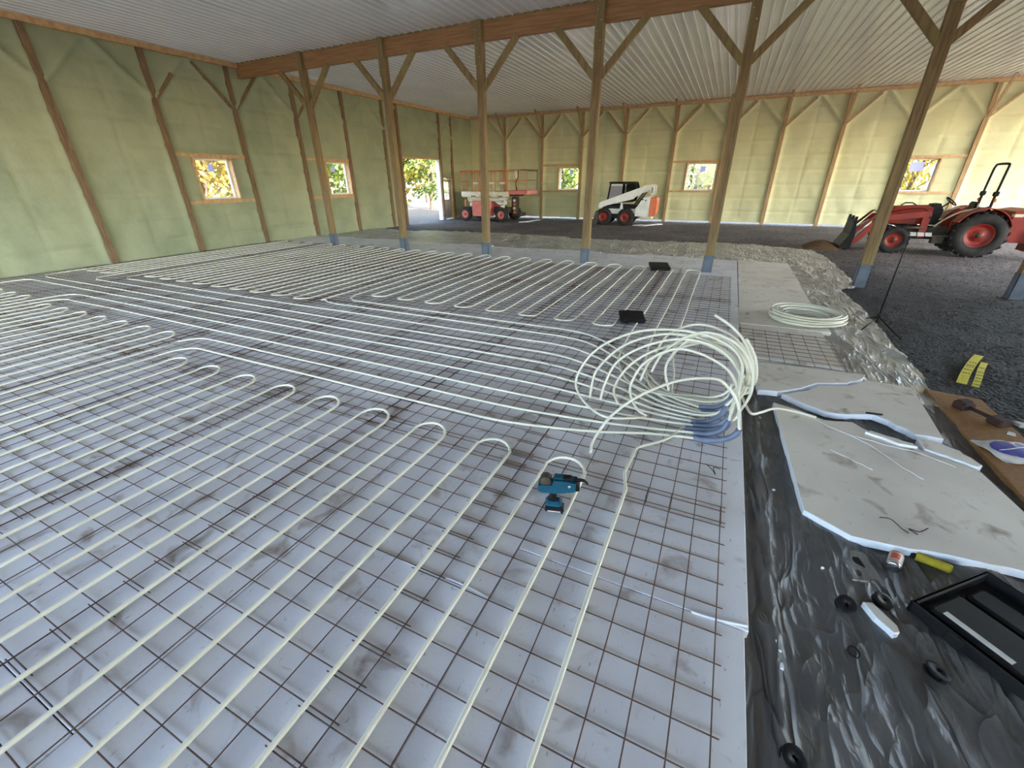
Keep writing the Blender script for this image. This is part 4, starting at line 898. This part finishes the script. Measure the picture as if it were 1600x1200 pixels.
# ------------------------------------------------------------------ wheels
def wheel(parent, c, R, w, rim, rimmat, lugs=18, agri=False, side=-1, lug_h=0.02):
    """axis along local Y, outer face towards side*Y"""
    g = empty('wheel', c, 0, parent)
    h = w / 2
    MB().lathe([(rim, -h * .8), (rim + (R - rim) * .35, -h), (R - .03, -h * .92), (R - .008, -h * .6), (R, 0), (R - .008, h * .6), (R - .03, h * .92), (rim + (R - rim) * .35, h), (rim, h * .8), (rim, -h * .8)], (0, 0, 0), 'y', 32).build('tyre', M['rubber'], g)
    m = MB()
    for k in range(lugs):
        for s_ in (-1, 1):
            a = 2 * math.pi * (k + (0.5 if s_ > 0 else 0)) / lugs; a2 = a + (0.16 if agri else 0.05)
            p = Vector((math.cos(a) * (R - .004), s_ * h * .92, math.sin(a) * (R - .004))); q = Vector((math.cos(a2) * R, s_ * h * .08, math.sin(a2) * R))
            m.bar(p, q, 0.04 * R / .4 * (.9 if agri else 1.3), lug_h * 2, Vector((math.cos(a), 0, math.sin(a))))
    m.build('tread', M['rubber'], g)
    s = side
    MB().lathe([(rim, s * h * .8), (rim * .96, s * h * .8), (rim * .86, s * h * .35), (rim * .45, s * h * .28), (rim * .40, s * h * .5), (0, s * h * .5)], (0, 0, 0), 'y', 28).build('rim', rimmat, g)
    MB().lathe([(0, s * h * .75), (rim * .2, s * h * .75), (rim * .24, s * h * .45)], (0, 0, 0), 'y', 16).build('hub', M['darkm'] if not agri or True else rimmat, g)
    return g

# ------------------------------------------------------------------ skid-steer loader (front towards -X)
r = thing('skid_steer_loader', 'white skid-steer loader with black cab and red rear panel', 'loader', (-5.08, 23.25, floor_z(-5, 23.2) + 0.005), math.pi + 0.05)
# local: x forward, -y... after the half turn local +y faces the camera
NS = 1
for x in (0.54, -0.54):
    for y in (0.68, -0.68): wheel(r, (x, y, 0.39), 0.39, 0.26, 0.215, M['red'], 16, side=1 if y > 0 else -1)
MB().cbox((-0.15, 0, 0.62), (1.9, 1.06, 0.62), 0.03).build('chassis', M['black'], r)
for s_ in (-1, 1):
    MB().prism([(0.45, 0.53), (0.45, 0.70), (0.30, 0.76), (-0.20, 0.76), (-0.24, 1.04), (-0.30, 1.04), (-0.36, 0.76), (-0.95, 0.76), (-0.95, 0.53)], s_ * 0.50, s_ * 0.56).build('side_rail', M['whitep'], r)
    MB().prism([(-0.98, 0.44), (-0.98, 0.80), (-1.08, 0.92), (-1.28, 1.26), (-1.63, 1.32), (-1.60, 0.42)], s_ * 0.40, s_ * 0.74).build('engine_side', M['whitep'], r)
    # lift arm
    MB().prism([(0.84, 0.80), (0.80, 1.02), (0.70, 1.08), (-1.24, 1.76), (-1.30, 1.80), (-1.62, 1.84), (-1.74, 1.78), (-1.72, 1.40), (-1.62, 1.36), (-1.58, 1.62), (-1.36, 1.62), (-1.26, 1.48), (-0.92, 1.30), (-0.82, 1.20), (0.40, 0.92), (0.70, 0.80)], s_ * 0.60, s_ * 0.74).build('lift_arm', M['whitep'], r)
    MB().tube([(-0.85, s_ * 0.66, 0.86), (-1.28, s_ * 0.66, 1.50)], 0.045, 10).build('lift_cylinder', M['darkm'], r)
    MB().cbox((-1.67, s_ * .745, 1.60), (0.10, 0.02, 0.24), .01).build('arm_pad', M['grey'], r)
    MB().cbox((-1.27, s_ * 0.742, 1.19), (0.10, 0.006, 0.05), 0.002).build('decal', M['black'], r); MB().cbox((-1.42, s_ * 0.742, 1.15), (0.06, 0.006, 0.06), 0.002).build('decal', M['black'], r)
MB().prism([(-1.62, 0.44), (-1.66, 1.30), (-1.90, 1.26), (-1.94, 1.1), (-1.92, 0.5), (-1.84, 0.44)], -0.66, 0.66).build('tailgate', M['orange'], r)
MB().cbox((-1.50, 0, 0.35), (0.5, 1.0, 0.16), .02).build('rear_bumper', M['cream'], r)
# cab
CABP = [(0.36, 1.90), (-0.82, 1.90), (-0.92, 1.62), (-0.80, 1.10), (0.50, 1.02), (0.44, 1.22)]
for s_ in (-1, 1):
    m = MB()
    for a, c in zip(CABP, CABP[1:] + CABP[:1]): m.bar((a[0], s_ * .47, a[1]), (c[0], s_ * .47, c[1]), 0.07, 0.06, (0, 1, 0))
    m.build('cab_frame', M['black'], r)
MB().cbox((-0.20, 0, 1.93), (1.28, 1.02, 0.07), 0.02).build('cab_roof', M['black'], r)
for s_ in (-1, 1): MB().prism([(0.33, 1.87), (-0.80, 1.87), (-0.88, 1.62), (-0.78, 1.14), (0.44, 1.08)], s_ * .462, s_ * .470).build('side_window', M['tint'], r)
MB().bar((0.36, -.0, 1.86), (0.46, 0, 1.10), 0.90, 0.008, (1, 0, 0)).build('windscreen', M['tint'], r)
MB().cbox((-0.45, 0, 1.35), (0.14, 0.5, 0.62), 0.04).build('seat', M['black'], r)
MB().prism([(0.80, 0.10), (0.80, 0.62), (0.92, 0.66), (1.02, 0.30), (1.45, 0.06), (1.45, 0.02), (0.85, 0.02)], -0.86, 0.86).build('bucket', M['darkm'], r)
MB().cbox((0.74, 0, 0.78), (0.14, 1.1, 0.16), .02).build('quick_coupler', M['cream'], r)

# ------------------------------------------------------------------ scissor lift
LX, LY = -12.25, 22.95; r = thing('scissor_lift', 'faded red and cream scissor lift with railed platform', 'scissor lift', (LX, LY, floor_z(LX, LY) + 0.003), 0.0)
for x in (-1.12, 1.15):
    for y in (-0.84, 0.84): wheel(r, (x, y, 0.37), 0.37, 0.27, 0.20, M['salmon'], 14, side=1 if y > 0 else -1, lug_h=0.008)
MB().cbox((0, 0, 0.55), (2.5, 0.9, 0.30), 0.02).build('chassis', M['darkm'], r)
MB().cbox((-0.10, -0.62, 0.66), (1.15, 0.55, 0.78), 0.03).build('engine_box', M['salmon'], r); MB().cbox((-0.10, 0.62, 0.66), (1.15, 0.55, 0.78), 0.03).build('engine_box', M['salmon'], r)
MB().cbox((-0.05, -0.30, 1.13), (2.4, 0.16, 0.13), 0.01).build('scissor_arm', M['cream'], r); MB().cbox((-0.05, 0.30, 1.13), (2.4, 0.16, 0.13), 0.01).build('scissor_arm', M['cream'], r)
MB().bar((-1.1, -0.45, 1.02), (1.3, -0.45, 1.20), 0.08, 0.14, (0, 1, 0)).build('scissor_arm', M['cream'], r); MB().bar((1.3, -0.52, 1.0), (-1.1, -0.52, 1.22), 0.08, 0.14, (0, 1, 0)).build('scissor_arm', M['cream'], r)
MB().prism([(0.55, 1.14), (1.28, 1.14), (1.38, 0.98), (1.34, 0.86), (0.95, 0.86), (0.7, 1.0)], -0.70, -0.64).build('name_plate', M['whitep'], r)
m = MB()
for k, (x0, bits) in enumerate(((0.72, 'l'), (0.80, 'l'), (0.88, 'z'), (0.97, 'z'), (1.06, 'o'), (1.15, 'r'))):
    m.bar((x0, -.703, 0.99), (x0, -.703, 1.08), 0.022, 0.004, (0, 1, 0))
    if bits in 'zor': m.bar((x0, -.703, 1.08), (x0 + .055, -.703, 1.08), 0.02, 0.004, (0, 1, 0)); m.bar((x0, -.703, 0.995), (x0 + .055, -.703, 0.995), 0.02, 0.004, (0, 1, 0))
    if bits in 'or': m.bar((x0 + .055, -.703, 0.99), (x0 + .055, -.703, 1.08), 0.02, 0.004, (0, 1, 0))
m.build('lettering', M['ink'], r)
MB().lathe([(0, -.03), (.11, -.03), (.12, 0), (.11, .04), (0, .04)], (-0.85, -0.62, 0.86), 'y', 16).build('hydraulic_reel', M['cream'], r)
MB().cbox((-1.28, -0.55, 0.88), (0.08, 0.06, 0.46), .01).build('step_post', M['orange'], r)
MB().cbox((1.10, -0.60, 0.72), (0.16, 0.2, 0.40), .01).build('side_locker', M['cream'], r)
DZ = 1.26
MB().cbox((0.05, 0, DZ + .14), (2.86, 1.60, 0.24), 0.015).build('platform', M['cream'], r)
MB().cbox((0.05, -0.815, DZ + 0.02), (2.7, 0.03, 0.07), .006).build('platform_skirt', M['cream'], r)
for x in (-.6, .35, 1.05): MB().cbox((x, -0.822, DZ + .03), (0.30, 0.02, 0.05), .004).build('tie_slot', M['darkm'], r)
MB().cbox((2.02, 0.05, DZ + .22), (1.12, 1.44, 0.20), 0.01).build('extension_deck', M['salmon'], r)
MB().cbox((1.56, 0.05, DZ + .06), (0.5, 1.2, 0.10), .01).build('deck_runner', M['darkm'], r)
# rear drive gear under the extension
MB().cbox((1.42, 0.35, 0.78), (0.30, 0.42, 0.90), .03).build('hydraulic_block', M['darkm'], r)
for k in range(4): MB().lathe([(0, -.03), (.07, -.03), (.08, 0), (.07, .03), (0, .03)], (1.45, 0.12, 0.45 + .2 * k), 'y', 12).build('hose_fitting', M['cream'] if k % 2 else M['orange'], r)
MB().cbox((1.55, 0.5, 0.32), (0.62, 0.6, 0.18), .02).build('outrigger', M['darkm'], r)
TOP = DZ + 0.24 + 1.03
def rail(P, rr, mt, nm): MB().tube(smooth(P, 5) if len(P) > 2 else P, rr, 8).build(nm, mt, r)
z0 = DZ + .25
for y in (-0.78, 0.78):
    rail([(-1.35, y, z0), (-1.35, y, TOP - .08), (-1.27, y, TOP), (0, y, TOP), (1.40, y, TOP - .01)], .021, M['orange'], 'top_rail')
    rail([(-1.35, y, z0 + .5), (1.40, y, z0 + .5)], .017, M['orange'], 'mid_rail')
    for x in (-1.05, -0.68, -0.30, 0.30, 0.75, 1.25, 1.40): rail([(x, y, z0), (x, y, TOP)], .019, M['orange'], 'rail_post')
    rail([(1.5, y * .9, TOP + .02), (2.5, y * .9, TOP + .03), (2.56, y * .9, TOP - .05), (2.56, y * .9, z0)], .016, M['darkm'] if y > 0 else M['orange'], 'extension_rail')
    rail([(1.5, y * .9, z0 + .55), (2.56, y * .9, z0 + .55)], .013, M['darkm'] if y > 0 else M['orange'], 'extension_rail')
rail([(-1.35, -.78, TOP - .05), (-1.35, .78, TOP - .05)], .021, M['orange'], 'end_rail'); rail([(-1.35, -.78, z0 + .5), (-1.35, .78, z0 + .5)], .017, M['orange'], 'end_rail')
rail([(2.56, -.70, TOP - .03), (2.56, .70, TOP - .03)], .016, M['darkm'], 'end_rail'); rail([(2.56, -.70, z0 + .55), (2.56, .70, z0 + .55)], .013, M['darkm'], 'end_rail')
for x in (-.45, .55, 1.18): MB().cbox((x, -.80, z0 + .43), (.30, .02, .10), .004).build('warning_plate', M['whitep'], r)
MB().cbox((1.95, -.70, TOP - .2), (.14, .12, .36), .02).build('control_box', M['cream'], r)
rail([(2.05, -.68, TOP), (2.03, -.66, TOP - .35), (1.9, -.62, z0 + .4), (1.95, -.6, z0)], .022, M['black'], 'control_cable')

# ------------------------------------------------------------------ red tractor with loader (front towards -X)
r = thing('tractor', 'red compact tractor with front loader and folding roll bar', 'tractor', (6.42, 17.35, floor_z(6, 17.5) + 0.004), math.pi - 0.04)
r.scale = (0.92, 1, 1)
for y in (0.66, -0.66): wheel(r, (0, y, 0.58), 0.58, 0.36, 0.31, M['red'], 20, True, 1 if y > 0 else -1, 0.022).scale = (1 / 0.92, 1, 1)
for y in (0.60, -0.60): wheel(r, (1.93, y, 0.37), 0.37, 0.24, 0.20, M['red'], 16, True, 1 if y > 0 else -1, 0.016).scale = (1 / 0.92, 1, 1)
MB().cbox((0.95, 0, 0.56), (2.3, 0.42, 0.36), .03).build('drivetrain', M['darkm'], r); MB().cbox((1.93, 0, 0.38), (.16, 1.1, .14), .02).build('front_axle', M['darkm'], r)
m = MB(); sec = [(-.30, .80), (-.31, 1.12), (-.24, 1.26), (-.10, 1.31), (.10, 1.31), (.24, 1.26), (.31, 1.12), (.30, .80)]
st = [(1.12, 1.0, 1.0, 0.0), (1.6, 1.0, .98, 0.0), (2.05, .96, .93, 0.0), (2.30, .88, .84, 0), (2.38, .80, .76, 0)]
V = [(x, y * a, 0.80 + (z - .80) * b_) for x, a, b_, c in st for y, z in sec]; n = len(sec)
F = [(i * n + k, i * n + (k + 1) % n, (i + 1) * n + (k + 1) % n, (i + 1) * n + k) for i in range(len(st) - 1) for k in range(n)] + [tuple(range(n)), tuple(range(len(V) - n, len(V)))[::-1]]
m.add(V, F); m.build('hood', M['red'], r)
for s_ in (-1, 1):
    MB().prism([(1.30, 1.05), (2.0, 1.09), (1.85, .98), (1.55, .93)], s_ * .305, s_ * .318).build('side_vent', M['black'], r)
    MB().prism([(1.20, 1.12), (1.27, 1.12), (1.24, 1.06), (1.29, 1.03), (1.27, .97), (1.22, 1.0)], s_ * .312, s_ * .322).build('decal', M['label'], r)
    MB().cbox((2.36, s_ * .18, 1.06), (.05, .12, .08), .02).build('headlight', M['label'], r)
    # fender over the rear wheel
    m = MB(); A = [math.radians(a) for a in range(28, 168, 10)]
    V = []
    for a in A:
        for (rr, y) in ((.68, .40), (.68, .86), (.655, .86), (.655, .40)): V.append((rr * math.cos(a) + .02, s_ * y, .58 + rr * math.sin(a) * 1.04))
    F = [(i * 4 + k, i * 4 + (k + 1) % 4, i * 4 + 4 + (k + 1) % 4, i * 4 + 4 + k) for i in range(len(A) - 1) for k in range(4)] + [(0, 1, 2, 3), tuple(len(V) - 4 + k for k in (3, 2, 1, 0))]
    m.add(V, F); m.build('fender', M['red'], r)
    MB().prism([(0.62, 0.60), (0.62, 0.92), (0.35, 1.20), (-.35, 1.22), (-.55, 1.0), (-.55, .7)], s_ * .36, s_ * .42).build('fender_side', M['red'], r)
    MB().tube(smooth([(1.0, s_ * .44, .75), (.86, s_ * .46, .92), (.55, s_ * .48, 1.15), (.2, s_ * .48, 1.24)], 4), .024, 8).build('grab_rail', M['cream'], r)
    for k in range(3): MB().prism([(1.02 + .19 * k, .50), (1.18 + .19 * k, .50), (1.21 + .19 * k, .60), (1.05 + .19 * k, .60)], s_ * .60, s_ * .66).build('step_plate', M['label'], r)
    MB().cbox((0.78, s_ * .48, .52), (.50, .34, .05), .01).build('foot_deck', M['darkm'], r); MB().cbox((.85, s_ * .56, .42), (.3, .16, .2), .01).build('tank', M['darkm'], r)
    # loader mast, boom, link, cylinder
    MB().prism([(1.18, .45), (1.34, .45), (1.38, 1.12), (1.28, 1.18), (1.18, 1.12)], s_ * .44, s_ * .54).build('loader_mast', M['red'], r)
    MB().prism([(1.24, 1.18), (2.45, 1.02), (2.54, .92), (3.02, .26), (2.94, .18), (2.80, .30), (2.36, .88), (1.24, 1.02)], s_ * .52, s_ * .60).build('loader_boom', M['red'], r)
    MB().prism([(2.40, 1.14), (2.50, 1.12), (3.00, .58), (2.94, .52)], s_ * .50, s_ * .54).build('bucket_link', M['red'], r)
    MB().tube([(1.28, s_ * .56, .72), (1.9, s_ * .56, .72)], .035, 10).build('boom_cylinder', M['darkm'], r); MB().tube([(1.9, s_ * .56, .72), (2.42, s_ * .56, .86)], .018, 8).build('cylinder_rod', M['tin'], r)
    MB().tube([(2.50, s_ * .50, .84), (2.92, s_ * .50, .50)], .028, 8).build('bucket_cylinder', M['whitep'], r)
    MB().tube(smooth([(1.2, s_ * .56, .98), (1.4, s_ * .60, 1.22), (1.9, s_ * .58, 1.20), (2.4, s_ * .56, 1.08)], 4), .014, 6).build('hose', M['black'], r)
MB().prism([(3.00, .06), (2.96, .46), (3.02, .84), (3.08, .86), (3.12, .45), (3.30, .12), (3.30, .05)], -.62, .62).build('bucket', M['black'], r)
for k in range(5): MB().prism([(3.02, .80), (3.02, .98 - .05 * (k % 2)), (3.08, .98 - .05 * (k % 2)), (3.10, .80)], -.6 + .27 * k, -.48 + .27 * k).build('bucket_tooth', M['black'], r)
MB().cbox((2.42, 0, .74), (.06, .50, .55), .02).build('brush_guard', M['darkm'], r)
MB().prism([(1.14, .78), (1.14, 1.34), (.98, 1.36), (.86, 1.18), (.90, .78)], -.24, .24).build('dashboard', M['black'], r)
MB().tube([(.92, 0, 1.20), (.70, 0, 1.40)], .022, 8).build('steering_column', M['black'], r)
o = MB().lathe([(.17 + .016 * math.cos(a), .016 * math.sin(a)) for a in [2 * math.pi * k / 8 for k in range(9)]], (0, 0, 0), 'z', 22).build('steering_wheel', M['black'], r); o.location = (.69, 0, 1.41); o.rotation_euler = (0, math.radians(-38), 0)
sp = MB()
for a in (0, 2.1, 4.2): sp.tube([(0, 0, -.01), (.17 * math.cos(a), .17 * math.sin(a), 0)], .010, 6)
sp.build('spoke', M['black'], o)
MB().tube([(1.5, .0, 1.30), (1.62, 0, 1.36), (1.8, 0, 1.36), (1.9, 0, 1.29)], .018, 6).build('hood_handle', M['black'], r)
MB().cbox((0.34, 0, .95), (.40, .48, .10), .04).build('seat', M['black'], r); MB().cbox((.14, 0, 1.20), (.10, .46, .42), .04).build('seat_back', M['black'], r)
MB().tube(smooth([(-.10, -.42, .62), (-.10, -.42, 1.2), (-.10, -.42, 1.60)], 3), .036, 8).build('roll_bar_upright', M['black'], r); MB().tube(smooth([(-.10, .42, .62), (-.10, .42, 1.2), (-.10, .42, 1.60)], 3), .036, 8).build('roll_bar_upright', M['black'], r)
MB().tube(smooth([(-.10, -.42, 1.56), (-.11, -.42, 2.18), (-.12, -.40, 2.30), (-.12, -.30, 2.35), (-.12, .30, 2.35), (-.12, .40, 2.30), (-.11, .42, 2.18), (-.10, .42, 1.56)], 5), .030, 8).build('roll_bar_hoop', M['black'], r)
for s_ in (-1, 1):
    MB().cbox((-.10, s_ * .42, 1.62), (.13, .10, .12), .02).build('hinge', M['black'], r); MB().cbox((-.10, s_ * .52, 1.46), (.06, .06, .09), .01).build('amber_lamp', M['orange'], r)
    MB().bar((-.08, s_ * .44, 1.30), (.45, s_ * .46, 1.10), .04, .05, (0, 1, 0)).build('roll_bar_stay', M['black'], r)
# rear backhoe-like implement
MB().prism([(-.62, .42), (-.62, 1.20), (-.95, 1.26), (-1.5, 1.22), (-1.6, .60), (-1.3, .40)], -.62, .62).build('implement_body', M['red'], r)
MB().prism([(-1.1, .22), (-1.15, .75), (-1.35, .80), (-1.9, .45), (-1.9, .22)], .30, .78).build('implement_skid', M['red'], r)
MB().cbox((-.72, .30, .55), (.3, .10, .10), .01).build('hitch_arm', M['darkm'], r); MB().cbox((-.72, -.30, .55), (.3, .10, .10), .01).build('hitch_arm', M['darkm'], r)
MB().cbox((-.72, .55, 1.10), (.22, .16, .10), .02).build('rear_lamp', M['cream'], r)

# ------------------------------------------------------------------ trees beyond the walls
def tree_parts(kind, seed):
    r = random.Random(seed); T = MB(); C = MB(); H = 9 if kind != 'pine' else 11
    tp = smooth([(r.uniform(-.15, .15) * k, r.uniform(-.15, .15) * k, H * .85 * k / 4 - .4) for k in range(5)], 3)
    T.tube(tp, [0.17 * (1 - .8 * i / (len(tp) - 1)) for i in range(len(tp))], 8)
    def leafq(c, s):
        n = Vector((r.gauss(0, 1), r.gauss(0, 1), r.gauss(0, 1))).normalized(); a = n.orthogonal().normalized() * s; b = n.cross(a) * r.uniform(.45, .8)
        C.add([c - a, c - b, c + a, c + b], [(0, 1, 2, 3)])
    nb = 26 if kind != 'pine' else 34
    for i in range(nb):
        z = H * (0.12 + .85 * i / nb) if kind != 'pine' else H * (.10 + .88 * i / nb); a = i * 2.4 + r.uniform(-.4, .4)
        L = (1.2 + 1.9 * math.sin(math.pi * min(1, (z / H) * .9 + .15))) if kind != 'pine' else (2.6 * (1 - z / H) + .5)
        p0 = Vector((0, 0, z * .8 if kind != 'pine' else z)); tip = p0 + Vector((math.cos(a) * L, math.sin(a) * L, (.5 * L if kind != 'pine' else -.18 * L + .1)))
        mid = (p0 + tip) / 2 + Vector((0, 0, .12 * L)); br = smooth([p0, mid, tip], 3); T.tube(br, [.045 * (1 - .8 * k / (len(br) - 1)) for k in range(len(br))], 5)
        for k in range(105 if kind != 'pine' else 75):
            t = r.random() ** .7; c = p0.lerp(mid, t * 2) if t < .5 else mid.lerp(tip, t * 2 - 1)
            sp = .42 if kind != 'pine' else .20
            leafq(c + Vector((r.gauss(0, sp), r.gauss(0, sp), r.gauss(0, sp * .8))), r.uniform(.12, .23))
    return T, C
kinds = {}
def tree(kind, leaf, label, x, y, s, rz):
    z = -0.15 + 0.02 * max(0, max(-15.3 - x, y - 26))
    r = thing('autumn_tree' if kind != 'pine' else 'pine_tree', label, 'tree', (x, y, z), rz, 'trees outside the windows'); r.scale = (s, s, s)
    if kind not in kinds:
        T, C = tree_parts(kind, {'a': 3, 'b': 8, 'pine': 5}[kind]); kinds[kind] = (T.build('trunk', M['bark'], None, autofix=False), C.build('crown', leaf, None, autofix=False)); t, c = kinds[kind]; t.parent = r; c.parent = r
    else:
        t = inst(kinds[kind][0], 'trunk', r); c = inst(kinds[kind][1], 'crown', r)
    c.material_slots[0].link = 'OBJECT'; c.material_slots[0].material = leaf
tree('pine', M['needle'], 'conifer with bare lower trunk seen through the open doorway', -20.3, 28.6, .95, 0.4)
tree('a', M['leafY'], 'yellow tree at the left of the open doorway view', -23.0, 29.0, 1.0, 1.0)
tree('b', M['leafG'], 'green tree behind the conifer in the open doorway', -25.5, 35.5, 1.2, 2.0)
tree('a', M['leafO'], 'ochre tree filling the left of the nearest left window', -21.5, 13.0, .9, 2.2)
tree('b', M['leafY'], 'yellow tree behind the nearest left window', -24.5, 16.4, 1.0, .3)
tree('b', M['leafG'], 'green tree in the second left window', -22.0, 20.3, .95, 1.3)
tree('a', M['leafY'], 'yellow tree at the right of the second left window', -23.5, 23.6, 1.0, 4.0)
tree('b', M['leafG'], 'green tree seen through the far window left of the loader', -11.6, 33.4, .95, .5)
tree('a', M['leafY'], 'yellow tree low in the far window left of the loader', -12.6, 36.5, 1.0, 5.0)
tree('a', M['leafG'], 'green tree seen through the middle far window', -2.2, 33.0, .95, 2.6)
tree('b', M['leafO'], 'ochre tree behind the middle far window', -1.6, 37.0, 1.1, 3.3)
tree('a', M['leafY'], 'yellow tree seen through the far window above the tractor', 9.0, 33.0, .9, .9)
